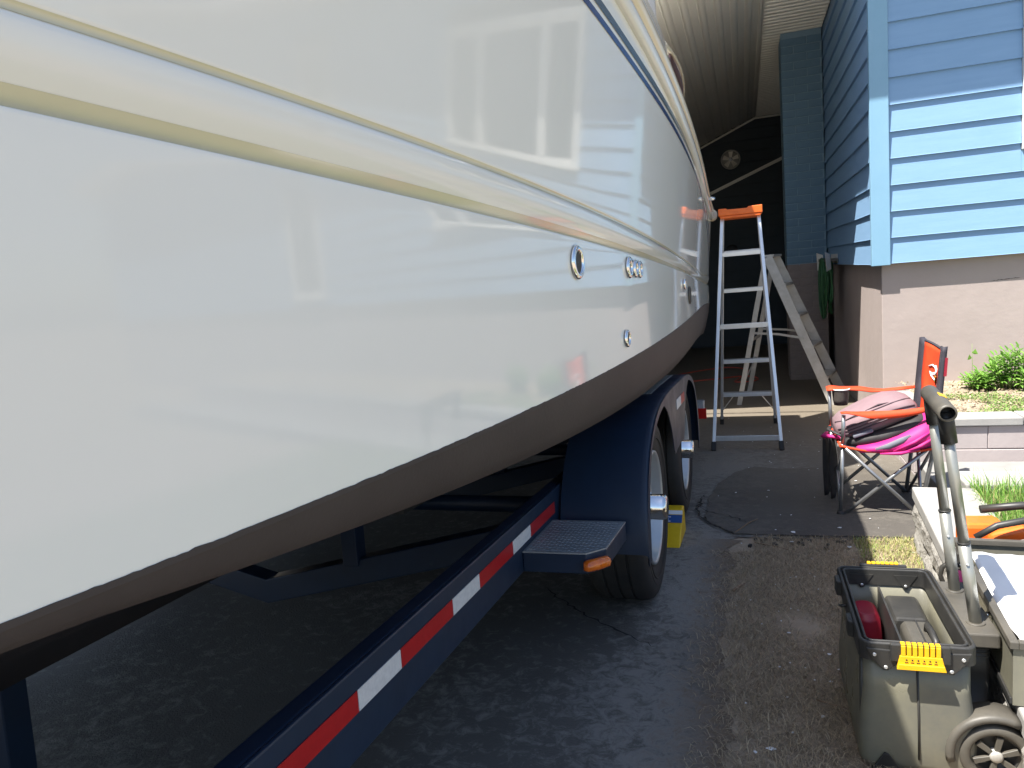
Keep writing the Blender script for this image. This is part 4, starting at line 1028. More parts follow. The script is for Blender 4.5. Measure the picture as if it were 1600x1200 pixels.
mb = MB(); a = la.lerp(ta, .14); b = lb.lerp(tb_, .30); mb.bar(a, b, .006, .018); b = la.lerp(ta, .45); mb.bar(lb.lerp(tb_, .45), b, .008, .03); obj('rear_brace', mb, M['alu_old'], l2)

# extension cord on the carport floor
mb = MB(); P = smooth_tab([(-1.6, 9.9), (-.95, 9.85), (-.55, 10.0), (-.05, 10.25), (.12, 10.0), (.06, 9.75), (-.16, 9.72), (-.10, 10.1), (.0, 10.9), (-.3, 11.3), (-.8, 10.9), (-1.3, 10.1)])
mb.tube([(x, y, gz(y) + .012) for x, y in P], .009, 7); tag(obj('extension_cord', mb, M['cord'], base=(-.5, 10.2, gz(10.2))), 'thin red extension cord looped on the carport floor behind the ladders', 'cord')

# ------------------------------------------------------------------ folding camp chair
ch = thing('camp_chair', 'orange and black folding camp chair holding a bag', 'chair', (.66, 4.22, gz(4.2)))
N0, N1 = 3.99, 4.47       # near and far side
gzN, gzF = gz(4.0), gz(4.45)
def tb(name, pts, r, mt, n=9): mb = MB(); mb.tube(pts, r, n); return obj(name, mb, M[mt], ch)
tb('front_post', [(.452, N0, .19), (.458, N0, .335)], .010, 'steel'); tb('front_post', [(.446, N1, .15), (.440, N1, .385)], .010, 'steel')
tb('leg', [(.433, N0, gzN + .012), (.452, N0 + .005, .19)], .0095, 'steel'); tb('leg', [(.436, N1, gzF + .012), (.446, N1, .16)], .0095, 'steel')
tb('leg', [(.462, N0 - .012, .165), (.80, N0 - .012, gzN + .01)], .0095, 'steel'); tb('leg', [(.46, N0 + .012, gzN + .012), (.870, N0 + .012, .175)], .0095, 'steel')
tb('leg', [(.462, N1 - .012, .165), (.83, N1 - .012, gzF + .01)], .0095, 'steel'); tb('leg', [(.46, N1 + .012, gzF + .012), (.875, N1 + .012, .175)], .0095, 'steel')
tb('leg', [(.455, N0 + .02, .155), (.452, N1 - .02, gzF + .02)], .0085, 'steel'); tb('leg', [(.440, N0 + .02, gzN + .02), (.455, N1 - .02, .155)], .0085, 'steel')
tb('leg', [(.875, N0 + .02, .17), (.835, N1 - .02, gzF + .02)], .0085, 'steel'); tb('leg', [(.815, N0 + .02, gzN + .02), (.88, N1 - .02, .17)], .0085, 'steel')
tb('back_post', [(.80, N0, gzN + .01), (.87, N0, .17), (.912, N0 + .01, .64)], .0105, 'steel'); tb('back_post', [(.83, N1, gzF + .01), (.875, N1, .17), (.925, N1 - .01, .66)], .0105, 'steel')
for x, y, z in ((.436, N0, gzN), (.436, N1, gzF), (.80, N0, gzN), (.83, N1, gzF)):
    mb = MB(); mb.lathe((x, y, z + .002), (0, 0, 1), [(.024, 0), (.024, .010), (.016, .026), (.001, .028)], 14); obj('foot', mb, M['blackrub'], ch)
# seat, sagging cloth with an orange hem
def cloth(f, nu, nv, name, mt, th=.004):
    mb = MB(); mb.rings([[Vector(f(i / nu, j / nv)) for j in range(nv + 1)] for i in range(nu + 1)], True, False)
    o = obj(name, mb, M[mt], ch, fix=False); s_ = o.modifiers.new('solid', 'SOLIDIFY'); s_.thickness = th; return o
def seatf(u, v):
    x = .445 + .44 * u; y = N0 - .01 + (N1 - N0 + .02) * v; sag = .055 * math.sin(math.pi * min(1, u)) ** .8 * (.55 + .45 * math.sin(math.pi * v)); return (x, y, .178 - .012 * u - sag)
cloth(seatf, 16, 12, 'seat', 'ch_black')
for v in (0, 1):
    mb = MB(); mb.tube([Vector(seatf(i / 16, v)) + Vector((0, (-.004 if v == 0 else .004), -.001)) for i in range(17)], .0062, 7); obj('hem', mb, M['ch_orange'], ch)
mb = MB(); mb.tube([Vector(seatf(0, j / 10)) + Vector((-.005, 0, -.002)) for j in range(11)], .0065, 7); obj('hem', mb, M['ch_orange'], ch)
# back panel, wider at the shoulders, with dark side sleeves
def backf(u, v):        # u up, v near->far
    z = .15 + .50 * u; x = .868 + .050 * u + .045 * math.sin(math.pi * v) * (1 - .3 * u); pinch = .045 * math.sin(math.pi * max(0, (u - .05) / .55)) if u < .6 else 0
    y0, y1 = N0 + .0 + .075 + pinch, N1 - .075 - pinch
    return (x, y0 + (y1 - y0) * v, z - .02 * math.sin(math.pi * v) * u + .004 * math.sin(9 * u + 6 * v))
cloth(backf, 18, 10, 'back_panel', 'ch_orange')
for v, y in ((0, N0), (1, N1)):
    mb = MB(); rr = []
    for i in range(19):
        u = i / 18; p = Vector(backf(u, v)); q = Vector((.868 + .048 * u, y, .15 + .515 * u)); w_ = Vector((.013, 0, 0)); e_ = Vector((0, -.013 if v == 0 else .013, 0))
        rr.append([p + w_ * .3, q + w_, q + e_, q - w_, p - w_ * .3])
    mb.rings(rr, True, True, True, True); obj('back_sleeve', mb, M['ch_black'], ch)
mb = MB(); mb.tube([Vector(backf(1, j / 10)) + Vector((0, 0, .002)) for j in range(11)], .007, 7); obj('top_hem', mb, M['ch_black'], ch)
mb = MB(); mb.prism([(.908, N0 - .015, .52), (.920, N0 - .015, .52), (.927, N0 - .012, .61), (.915, N0 - .012, .61)], (0, .006, 0)); obj('side_tab', mb, M['redcase'], ch)
# emblem on the backrest: a white swirl and a small black and yellow patch
def onback(u, v, off): p = Vector(backf(u, v)); return p + Vector((-off, 0, 0))
mb = MB(); sw = [(.62, .20), (.65, .30), (.64, .42), (.60, .50), (.56, .46), (.55, .34), (.57, .24), (.53, .30), (.49, .45), (.47, .62), (.45, .78)]
mb.tube([onback(a + .15, 1 - b, .008) for a, b in sw], .0042, 6); mb.tube([onback(a + .165, 1 - b, .008) for a, b in sw[2:6]], .005, 6)
em = obj('emblem', mb, M['paper'], ch)
def patch(u0, u1, v0, v1, off, mt, nm, par):
    mb = MB(); mb.rings([[onback(u0 + (u1 - u0) * i / 3, v0 + (v1 - v0) * j / 4, off) for j in range(5)] for i in range(4)], False, False)
    mb.rings([[onback(u0 + (u1 - u0) * i / 3, v0 + (v1 - v0) * j / 4, off - .002) for j in range(5)] for i in range(4)], False, False)
    return obj(nm, mb, M[mt], par, fix=False)
patch(.62, .715, .10, .50, .014, 'blackrub', 'emblem_patch', em)
patch(.633, .702, .14, .46, .0175, 'latch', 'emblem_patch', em)
for i in range(3): patch(.648, .688, .18 + .09 * i, .22 + .09 * i, .020, 'blackrub', 'emblem_print', em)
# arm straps
def strap(pts, hw, tilt, name, mt):
    mb = MB(); rr = []
    for (x, y, z), h_, a in zip(pts, hw, tilt):
        rr.append([Vector((x, y - math.cos(a) * h_, z - math.sin(a) * h_)), Vector((x, y + math.cos(a) * h_, z + math.sin(a) * h_))])
    mb.rings(rr, True, False); o = obj(name, mb, M[mt], ch, fix=False); s_ = o.modifiers.new('solid', 'SOLIDIFY'); s_.thickness = .005; return o
strap([(.445, N0, .345), (.47, N0, .347), (.52, N0, .340), (.58, N0, .333), (.66, N0, .333), (.74, N0, .338), (.80, N0, .348), (.87, N0, .362)], [.022, .024, .020, .020, .020, .019, .016, .010], [0, .0, .3, 1.0, 1.35, 1.4, 1.3, 1.0], 'arm_strap', 'ch_orange')
strap([(.425, N1, .392), (.45, N1, .397), (.50, N1, .392), (.535, N1, .392), (.60, N1, .388), (.66, N1, .376), (.72, N1, .374), (.80, N1, .380), (.88, N1, .388)], [.030, .034, .024, .018, .020, .018, .014, .012, .010], [.25, .25, .3, .4, .5, .5, .4, .5, .6], 'arm_strap', 'ch_orange')
mb = MB(); mb.lathe((.50, N1, .30), (0, 0, 1), [(.036, 0), (.042, .03), (.046, .085), (.047, .09)], 18, cap1=False); chd = obj('cup_holder', mb, M['mesh'], ch)
mb = MB(); mb.tube([(.50 + .047 * math.cos(t), N1 + .047 * math.sin(t), .391) for t in [2 * math.pi * i / 18 for i in range(18)]], .004, 6, closed=True); obj('cup_rim', mb, M['paper'], chd)

# ------------------------------------------------------------------ the bag lying on the chair
bag = thing('suitcase_bag', 'mauve soft suitcase lying on a magenta and black backpack in the camp chair', 'bag', (.64, 4.22, .17))
def blob(rows, name, mt, parent, n=20, pw=2.6):
    """rows: centre, half width (y), half height, tilt; superellipse sections along x"""
    mb = MB(); rr = []
    for (x, y, z, hw, hh_) in rows:
        r_ = []
        for k_ in range(n):
            a = 2 * math.pi * k_ / n; c_, s_ = math.cos(a), math.sin(a)
            r_.append(Vector((x - .25 * hh_ * (abs(s_) ** (2 / pw)) * (1 if s_ > 0 else -1), y + hw * (abs(c_) ** (2 / pw)) * (1 if c_ > 0 else -1), z + hh_ * (abs(s_) ** (2 / pw)) * (1 if s_ > 0 else -1))))
        rr.append(r_)
    mb.rings(rr, True, True, True, True); return obj(name, mb, M[mt], parent)
up = [(.435, 4.2, .215, .06, .022), (.445, 4.2, .222, .13, .050), (.48, 4.2, .238, .165, .064), (.56, 4.2, .272, .175, .074), (.64, 4.2, .307, .178, .078), (.70, 4.2, .331, .176, .076), (.76, 4.2, .345, .170, .064), (.80, 4.2, .346, .15, .046), (.825, 4.2, .342, .07, .02)]
body = blob(up, 'case_body', 'bagm', bag)
for off, r_, mt in ((.020, .0042, 'bagd'), (.004, .0026, 'bagd'), (-.012, .0042, 'bagd'), (.050, .004, 'bagd')):
    mb = MB(); pts = []
    for (x, y, z, hw, hh_) in up[1:-1]: pts.append((x - .25 * off, y - hw * (1 - abs(off / max(.05, hh_)) ** 2.6) ** (1 / 2.6) if abs(off) < hh_ else y - hw * .5, z + min(off, hh_ * .95)))
    mb.tube(pts, r_, 6); obj('piping', mb, M[mt], body)
for x0, z0 in ((.60, .385), (.50, .335)):
    mb = MB(); mb.tube([(x0 - .03, 4.07, z0 - .045), (x0 + .03, 4.062, z0 - .012), (x0 + .11, 4.065, z0 + .002)], [.003, .0075, .003], 7, flat=.5); obj('zip_flap', mb, M['bagd'], body)
lo = [(.455, 4.19, .168, .10, .018), (.47, 4.19, .178, .17, .034), (.56, 4.19, .192, .185, .042), (.66, 4.19, .215, .188, .046), (.76, 4.19, .255, .185, .046), (.83, 4.19, .285, .17, .040), (.86, 4.19, .296, .08, .02)]
blob(lo, 'backpack_body', 'bagk', bag)
pk = [(.50, 4.16, .148, .08, .014), (.53, 4.16, .150, .185, .024), (.62, 4.16, .158, .20, .036), (.72, 4.16, .176, .205, .058), (.80, 4.16, .205, .205, .078), (.86, 4.16, .232, .20, .085), (.885, 4.16, .25, .16, .07), (.895, 4.16, .26, .07, .03)]
pkb = blob(pk, 'backpack_pocket', 'bagp', bag)
for k_, (x0, z0, x1, z1) in enumerate(((.68, .150, .87, .262), (.72, .142, .885, .230), (.62, .138, .80, .158))):
    mb = MB(); mb.tube([(x0, 3.962, z0), ((x0 + x1) / 2, 3.950, (z0 + z1) / 2 - .006), (x1, 3.968, z1)], [.004, .010, .004], 8); obj('fold', mb, M['bagp'], pkb)
mb = MB(); mb.tube([(.60, 3.968, .158), (.66, 3.962, .176), (.72, 3.964, .205), (.76, 3.970, .226)], [.008, .016, .016, .008], 8, flat=.6, up=(0, 1, 0)); obj('grey_panel', mb, M['bagg'], pkb)
mb = MB(); mb.box((.55, 4.03, .232), (.10, .05, .018), Vector((.94, 0, .34)), (0, 1, 0), Vector((-.34, 0, .94))); obj('carry_pad', mb, M['bagg'], bag, bevel=.006)
mb = MB(); mb.tube([(.48, 4.08, .185), (.42, 4.10, .20), (.385, 4.13, .195), (.38, 4.18, .185), (.40, 4.24, .19)], [.014, .018, .018, .018, .012], 9, flat=.6); obj('shoulder_strap', mb, M['bagp'], bag)
mb = MB(); mb.tube([(.50, 4.05, .19), (.43, 4.06, .225), (.40, 4.14, .228), (.42, 4.25, .22)], [.010, .012, .012, .01], 8, flat=.6); obj('shoulder_strap', mb, M['bagk'], bag)
mb = MB()
for i in range(9):
    mb.box((.44 + .006 * i + .004 * (i % 3), 4.05 + .004 * (i % 2), .165 + .012 * (i % 4)), (.018, .012, .012), Vector((math.cos(i), math.sin(i), 0)), Vector((-math.sin(i), math.cos(i), 0)))
obj('buckle', mb, M['alu_old'], bag)
for yy, x0 in ((4.28, .392), (4.22, .420)):
    mb = MB(); rr = []
    for i in range(11):
        t = i / 10; z = .18 - .36 * t; w_ = .010 + .012 * math.sin(math.pi * t); rr.append([Vector((x0 - w_ + .008 * math.sin(3 * t), yy, z)), Vector((x0 + w_ + .008 * math.sin(3 * t), yy + .02, z))])
    mb.rings(rr, True, False); o = obj('hanging_strap', mb, M['bagk'], bag, fix=False); s_ = o.modifiers.new('solid', 'SOLIDIFY'); s_.thickness = .006

# ------------------------------------------------------------------ rolling tool chest
CX0, CX1, CY0, CY1, CZ = .232, .466, 1.772, 2.222, .245
GB = gz(2.0)
tc = thing('tool_chest', 'open rolling tool chest of smoky plastic with black rim and yellow front latch', 'tool chest', ((CX0 + CX1) / 2, 2.0, GB))
def rrect(x0, x1, y0, y1, r, z, n=5):
    P = []
    for cx, cy, a0 in ((x1 - r, y1 - r, 0), (x0 + r, y1 - r, 90), (x0 + r, y0 + r, 180), (x1 - r, y0 + r, 270)):
        for i in range(n + 1): a = R(a0 + 90 * i / n); P.append(Vector((cx + r * math.cos(a), cy + r * math.sin(a), z)))
    return P
mb = MB()
sec = [(.012, GB + .008, .03), (.006, GB + .035, .03), (.004, .0, .028), (.007, .12, .026), (.008, .205, .024)]
mb.rings([rrect(CX0 + i - (.012 if z < .05 else .004), CX1 - i + (.018 if z < .05 else .006), CY0 + i, CY1 - i, r_, z) for i, z, r_ in sec], True, True, True, False)
bin_ = obj('bin', mb, M['bin'], tc, fix=True); s_ = bin_.modifiers.new('solid', 'SOLIDIFY'); s_.thickness = .0035; s_.offset = -1
# vertical ribs on the front panel
mb = MB(); mb.tube([(.352, CY0 + .003, GB + .05), (.352, CY0 + .005, .05), (.350, CY0 + .008, .20)], .0028, 6); obj('front_seam', mb, M['blackpl'], bin_)
mb = MB(); mb.tube([(CX0 + .0, CY0 + .03, GB + .05), (CX0 + .004, CY0 + .034, .2)], .006, 6); obj('corner_rib', mb, M['blackpl'], bin_)
mb = MB(); mb.prism([(CX0 + .012, CY0 - .002, GB + .008), (CX0 + .09, CY0 - .002, GB + .008), (CX0 + .055, CY0 - .002, GB + .058), (CX0 + .045, CY0 - .002, GB + .061)], (0, .006, 0)); br = obj('corner_bracket', mb, M['blackpl'], bin_, bevel=.002)
# rim: raised channel all round
mb = MB(); ro = rrect(CX0 - .006, CX1 + .006, CY0 - .006, CY1 + .006, .026, 0); ri = rrect(CX0 + .014, CX1 - .014, CY0 + .014, CY1 - .014, .014, 0)
prof = [(0, .200), (0, CZ - .003), (.15, CZ), (.38, CZ), (.45, CZ - .010), (.62, CZ - .010), (.70, CZ - .001), (.95, CZ - .001), (1, CZ - .004), (1, .196)]
mb.rings([[a.lerp(b, t) + Vector((0, 0, z)) for a, b in zip(ro, ri)] for t, z in prof], False, True)
rim = obj('rim', mb, M['blackpl'], tc, bevel=.0012, seg=1)
# corner brackets with screws on the rim's front
for x0, sg in ((CX0 + .008, 1), (CX1 - .008, -1)):
    mb = MB(); mb.prism([(x0 + sg * .0, CY0 - .010, .232), (x0 + sg * .075, CY0 - .010, .228), (x0 + sg * .075, CY0 - .010, .202), (x0 + sg * .046, CY0 - .010, .178), (x0 + sg * .036, CY0 - .010, .178), (x0 + sg * .012, CY0 - .010, .205)], (0, .012, 0))
    b_ = obj('corner_bracket', mb, M['blackpl'], rim, bevel=.002)
    for dx, dz in ((.017, .217), (.041, .187)):
        mb = MB(); mb.lathe((x0 + sg * dx, CY0 - .0105, dz), (0, -1, 0), [(.0045, 0), (.0042, .0018), (.0015, .0022), (.001, .0012)], 12, cap0=False); obj('screw', mb, M['alu'], rim)
for x0, sg in ((CX0 + .03, 1), (CX1 - .03, -1)):
    mb = MB(); mb.prism([(x0, CY1 - .016, .228), (x0 + sg * .06, CY1 - .016, .228), (x0 + sg * .034, CY1 - .016, .188), (x0 + sg * .026, CY1 - .016, .188)], (0, .006, 0)); obj('corner_bracket', mb, M['blackpl'], rim)
    mb = MB(); mb.lathe((x0 + sg * .03, CY1 - .017, .197), (0, -1, 0), [(.0042, 0), (.004, .0015), (.001, .002)], 10, cap0=False); obj('screw', mb, M['alu'], rim)
# lugs on the left side
for yy in (2.14, 1.90):
    mb = MB(); mb.prism([(CX0 - .004, yy - .028, CZ - .004), (CX0 - .018, yy - .022, CZ - .004), (CX0 - .018, yy + .022, CZ - .004), (CX0 - .004, yy + .028, CZ - .004)], (0, 0, -.042)); obj('side_lug', mb, M['blackpl'], rim, bevel=.003)
mb = MB(); mb.tube([(CX0 - .006, 2.0, .225), (CX0 - .018, 2.0, .222), (CX0 - .02, 2.02, .215), (CX0 - .006, 2.03, .212)], .0035, 6); obj('side_loop', mb, M['blackpl'], rim)
# raised blocks and yellow comb latches front and back
def latch(cx, cy, sg, name):
    mb = MB(); mb.aabb(cx - .062, cx + .062, min(cy, cy + sg * .012), max(cy, cy + sg * .012), .205, CZ + .004); obj('latch_block', mb, M['blackpl'], rim, bevel=.003)
    mb = MB(); y0 = cy + sg * .013
    for i in range(7):
        x = cx - .036 + .012 * i; ya, yb = sorted((y0 - sg * .010, y0 + sg * .004)); mb.aabb(x - .0046, x + .0046, ya, yb, CZ + .0042, CZ + .0085)
        ya, yb = sorted((y0 + sg * .0005, y0 + sg * .0055)); mb.aabb(x - .0046, x + .0046, ya, yb, CZ - .021, CZ + .0041)
    mb.add([], []); 
    mb.prism([(cx - .043, y0, CZ - .020), (cx + .043, y0, CZ - .020), (cx + .050, y0, CZ - .050), (cx - .050, y0, CZ - .050)], (0, sg * .006, 0))
    mb.prism([(cx - .047, y0 + sg * .0061, CZ - .038), (cx + .047, y0 + sg * .0061, CZ - .038), (cx + .051, y0 + sg * .0061, CZ - .0515), (cx - .051, y0 + sg * .0061, CZ - .0515)], (0, sg * .005, 0))
    lt = obj('latch', mb, M['latch'], tc, bevel=.001, seg=1)
    mb = MB()
    for i in range(6):
        x = cx - .030 + .012 * i; mb.lathe((x, y0 + sg * .0062, CZ - .0285), (0, sg, 0), [(.002, 0), (.002, .0005), (.0005, .0006)], 8)
        mb.aabb(x - .0035, x + .0035, min(y0 + sg * .0062, y0 + sg * .0068), max(y0 + sg * .0062, y0 + sg * .0068), CZ - .036, CZ - .034)
    obj('latch_slot', mb, M['hole'], lt)
latch(.352, CY0 - .006, -1, 'f'); latch(.352, CY1 + .006, 1, 'b')
# handle channel on the wheel side
HX = .512
mb = MB(); mb.prism([(CX1 + .004, 1.885, .222), (.548, 1.885, .222), (.552, 1.90, .222), (.552, 2.18, .222), (.548, 2.195, .222), (CX1 + .004, 2.195, .222)], (0, 0, -.036)); obj('handle_bracket', mb, M['greypl'], tc, bevel=.004)
for yy in (1.945, 2.135):
    mb = MB(); mb.rings([rrect(HX - .028 + .0, HX + .028, yy - .022, yy + .022, .012, .185), rrect(HX - .026, HX + .026, yy - .021, yy + .021, .012, .10), rrect(HX - .022, HX + .024, yy - .02, yy + .02, .012, .0), rrect(HX - .030, HX + .034, yy - .026, yy + .026, .012, GB + .10), rrect(HX - .030, HX + .034, yy - .026, yy + .026, .012, GB + .04)], True, True, True, True); obj('handle_channel', mb, M['blackpl'], tc)
    mb = MB()
    for zz in (.165, .155, .145): mb.tube([p + Vector((0, 0, 0)) for p in rrect(HX - .0285, HX + .0285, yy - .0225, yy + .0225, .012, zz)], .0012, 5, closed=True)
    obj('channel_ring', mb, M['greypl'], tc)
topn, topf = Vector((.452, 1.962, .735)), Vector((.462, 2.155, .742))
for (yb, tp_, lift) in ((1.945, topn, 0), (2.135, topf, 0)):
    b = Vector((HX, yb, .222)); m_ = b.lerp(tp_, .40 if yb < 2 else .43)
    mb = MB(); mb.tube([b, m_], .0140, 18); h1 = obj('handle_tube', mb, M['handle'], tc)
    mb = MB(); mb.tube([b - Vector((0, 0, .004)), b + Vector((0, 0, .004))], .021, 18); obj('tube_collar', mb, M['greypl'], h1)
    mb = MB(); mb.tube([m_ - (tp_ - b).normalized() * .002, tp_], .0122, 18); obj('handle_tube', mb, M['handle'], tc)
    mb = MB(); mb.tube([m_ - (tp_ - b).normalized() * .003, m_ + (tp_ - b).normalized() * .001], .0154, 18); obj('tube_collar', mb, M['blackpl'], h1)
    p = b.lerp(tp_, .30); mb = MB(); mb.lathe(p + Vector((-.002, -.0148, 0)), (0, -1, 0), [(.0038, 0), (.003, .0018), (.0005, .0024)], 10); obj('push_button', mb, M['alu'], h1)
gd = (topf - topn).normalized(); tn = (topn - Vector((HX, 1.945, .222))).normalized()
mb = MB()
a = topn - gd * .040 + tn * .022; b = topf + gd * .02 + tn * .022
for t_ in (topn, topf):
    mb = MB(); mb.tube([t_ - tn * .060, t_ - tn * .01, t_ + tn * .018], [.0185, .0185, .017], 16); obj('grip_socket', mb, M['blackpl'], tc)
mb = MB(); e1 = gd; ring = [(.0165, 0), (.0205, .001), (.0215, .006), (.0215, (b - a).length - .012), (.015, (b - a).length)]
mb.lathe(a, gd, ring, 24, cap0=False, cap1=True); grip = obj('grip', mb, M['greypl'], tc)
mb = MB(); mb.lathe(a + gd * .003, gd, [(.0168, 0), (.0165, .03), (.001, .031)], 20, cap0=False); obj('grip_bore', mb, M['hole'], grip)
mb = MB(); uu = gd.cross(Vector((0, 0, 1))).normalized(); nrm = (Vector((0, 0, 1)) * .75 - uu * -.0 + Vector((0, -.0, 0)) + uu * .35).normalized(); c_ = a.lerp(b, .48) + nrm * .0208; t2 = nrm.cross(gd).normalized(); mb.box(c_, (.038, .016, .0025), gd, t2, nrm); obj('grip_label', mb, M['latch'], grip)
# wheels with spoked hubs, arch over the near one
def cwheel(yf, sg):
    c_ = Vector((.510, yf, -.022)); rw = .076; ax = Vector((0, sg, 0)); o = c_
    mb = MB(); mb.lathe(o, ax, [(.05, -.045), (rw - .01, -.045), (rw, -.038), (rw, -.008), (rw - .004, -.002), (rw - .012, 0), (.056, 0), (.052, -.006), (.05, -.014)], 40, cap0=True, cap1=False); t = obj('wheel', mb, M['greypl'], tc)
    mb = MB(); mb.lathe(o, ax, [(.051, -.012), (.046, -.012), (.045, -.020), (.001, -.020)], 36, cap0=False, cap1=False); obj('wheel_disc', mb, M['blackpl'], t)
    for i in range(6):
        a_ = 2 * math.pi * i / 6 + .35; d = Vector((math.cos(a_), 0, math.sin(a_))); e = Vector((-math.sin(a_), 0, math.cos(a_))); mb = MB()
        mb.prism([o + d * .012 - e * .005 - ax * .012, o + d * .048 - e * .0075 - ax * .012, o + d * .048 + e * .0075 - ax * .012, o + d * .012 + e * .005 - ax * .012], ax * .008); obj('spoke', mb, M['greypl'], t, bevel=.001, seg=1)
    mb = MB(); mb.lathe(o, ax, [(.014, -.02), (.014, -.002), (.010, .001), (.001, .001)], 18, cap0=False); obj('hub', mb, M['alu_old'], t)
cwheel(1.770, -1); cwheel(2.224, 1)
mb = MB(); rr = []
for i in range(15):
    a_ = R(62 + 130 * i / 14); d = Vector((math.cos(a_), 0, math.sin(a_))); c_ = Vector((.510, 0, -.022))
    rr.append([c_ + d * .088 + Vector((0, 1.766, 0)), c_ + d * .100 + Vector((0, 1.766, 0)), c_ + d * .104 + Vector((0, 1.775, 0)), c_ + d * .104 + Vector((0, 1.83, 0)), c_ + d * .084 + Vector((0, 1.83, 0)), c_ + d * .084 + Vector((0, 1.775, 0))])
mb.rings(rr, True, True, True, True); obj('wheel_arch', mb, M['greypl'], tc)
# things inside the bin, each its own
dc = thing('drill_case', 'black plastic power tool case with carry handle standing in the open chest', 'tool case', (.40, 2.0, GB + .05))
mb = MB(); mb.prism([(.358, 1.82, GB + .048), (.436, 1.82, GB + .048), (.436, 1.82, .165), (.427, 1.82, .178), (.368, 1.82, .178), (.358, 1.82, .165)], (0, .21, 0)); obj('case_shell', mb, M['greypl'], dc, bevel=.006)
mb = MB(); mb.aabb(.394, .398, 1.818, 2.032, GB + .06, .1795); obj('case_seam', mb, M['blackpl'], dc)
mb = MB(); mb.tube([(.412, 1.875, .176), (.412, 1.88, .196), (.412, 1.925, .200), (.412, 1.97, .196), (.412, 1.975, .176)], .0085, 10); obj('carry_handle', mb, M['blackpl'], dc)
mb = MB(); mb.aabb(.383, .43, 1.8105, 1.8195, .09, .15); obj('case_latch', mb, M['blackpl'], dc, bevel=.002)
d2 = MB(); d2.prism([(.345, 2.045, GB + .05), (.437, 2.045, GB + .05), (.437, 2.045, .16), (.425, 2.045, .175), (.352, 2.045, .175), (.345, 2.045, .16)], (0, .15, 0))
o = obj('tool_case', d2, M['blackpl'], base=(.39, 2.1, GB + .05), bevel=.008); tag(o, 'plain black tool case at the far end inside the open chest', 'tool case')
mb = MB(); mb.aabb(.3325, .3375, 1.79, 2.205, GB + .05, .195); obj('divider', mb, M['blackpl'], tc)
mb = MB(); mb.rings([rrect(.255, .325, 2.06, 2.19, .03, GB + .06), rrect(.252, .328, 2.055, 2.195, .03, .06), rrect(.256, .322, 2.065, 2.19, .03, .15), rrect(.266, .312, 2.08, 2.17, .02, .165)], True, True, True, True)
o = obj('red_tool_pouch', mb, M['redcase'], base=(.285, 2.08, GB + .05), bevel=.004); tag(o, 'red tool pouch at the back left inside the open chest', 'pouch')
mb = MB(); mb.tube([(.322, 1.83, .0), (.322, 1.815, .10), (.322, 1.81, .14)], [.006, .006, .006], 10); sc_ = mb
o = obj('screwdriver', sc_, M['chrome'], base=(.322, 1.83, .0)); tag(o, 'chrome socket bar upright by the divider inside the open chest', 'tool')

# ------------------------------------------------------------------ tray box standing on the wall and things beside it
tx = thing('tool_tray', 'smoky plastic tool tray with steel latch resting on the block wall', 'tool box', (.75, 2.1, .093))
tx_y = WD; tx_x = -WN
o0 = Vector((.594, 2.46, .0945))
def tt(a, b, z): return o0 + tx_x * a + WD * b + Vector((0, 0, z - .094))
TL, TWd, TH = .66, .26, .152
def tbox(mb, a0, a1, b0, b1, z0, z1): mb.box((tt(a0, b0, z0) + tt(a1, b1, z1)) / 2, (a1 - a0, b1 - b0, z1 - z0), tx_x, WD, (0, 0, 1))
mb = MB(); t = .004
tbox(mb, 0, t, 0, TL, .094, .094 + TH); tbox(mb, TWd - t, TWd, 0, TL, .094, .094 + TH); tbox(mb, t, TWd - t, 0, t, .094, .094 + TH); tbox(mb, t, TWd - t, TL - t, TL, .094, .094 + TH); tbox(mb, t, TWd - t, t, TL - t, .094, .098)
tr = obj('tray', mb, M['bin'], tx)
mb = MB(); r0_ = .094 + TH
for a0, a1, b0, b1 in ((-.008, .010, -.008, TL + .008), (TWd - .010, TWd + .008, -.008, TL + .008), (.0101, TWd - .0101, -.008, .010), (.0101, TWd - .0101, TL - .010, TL + .008)): tbox(mb, a0, a1, b0, b1, r0_ - .012, r0_ + .006)
obj('rim', mb, M['greypl'], tx, bevel=.002)
mb = MB(); tbox(mb, -.006, -.0005, .0, TL, .096, .112); obj('base_rib', mb, M['blackpl'], tx, bevel=.002)
mb = MB(); tbox(mb, -.014, -.0005, .04, .09, r0_ - .075, r0_ - .01); obj('side_clip', mb, M['blackpl'], tx, bevel=.004)
mb = MB(); tbox(mb, -.008, -.0005, .155, .19, r0_ - .045, r0_ - .030); obj('side_lug', mb, M['greypl'], tx, bevel=.003)
mb = MB(); tbox(mb, -.010, -.001, .40, .47, r0_ - .07, r0_ - .048); tbox(mb, -.014, -.001, .455, .475, r0_ - .085, r0_ - .02); obj('latch', mb, M['chrome'], tx, bevel=.003)
mb = MB(); mb.tube([tt(-.012, .43, r0_ - .075), tt(-.014, .43, r0_ - .105), tt(-.014, .455, r0_ - .112), tt(-.012, .465, r0_ - .08)], .002, 6); obj('latch_wire', mb, M['chrome'], tx)
mb = MB(); rows = []
for i in range(17):
    rows.append([tt(.022 + (TWd - .044) * j / 12, .06 + (TL - .08) * i / 16, .226 + .012 * noise.noise(Vector((i * .35, j * .3, 3))) + .014 * math.sin(i * .5) * .4) for j in range(13)])
mb.rings(rows, True, False); o = obj('paper_sheet', mb, M['paper'], base=tt(.1, .3, .22), fix=False); s_ = o.modifiers.new('solid', 'SOLIDIFY'); s_.thickness = .003
tag(o, 'crumpled white paper sheet filling the tray on the block wall', 'paper')
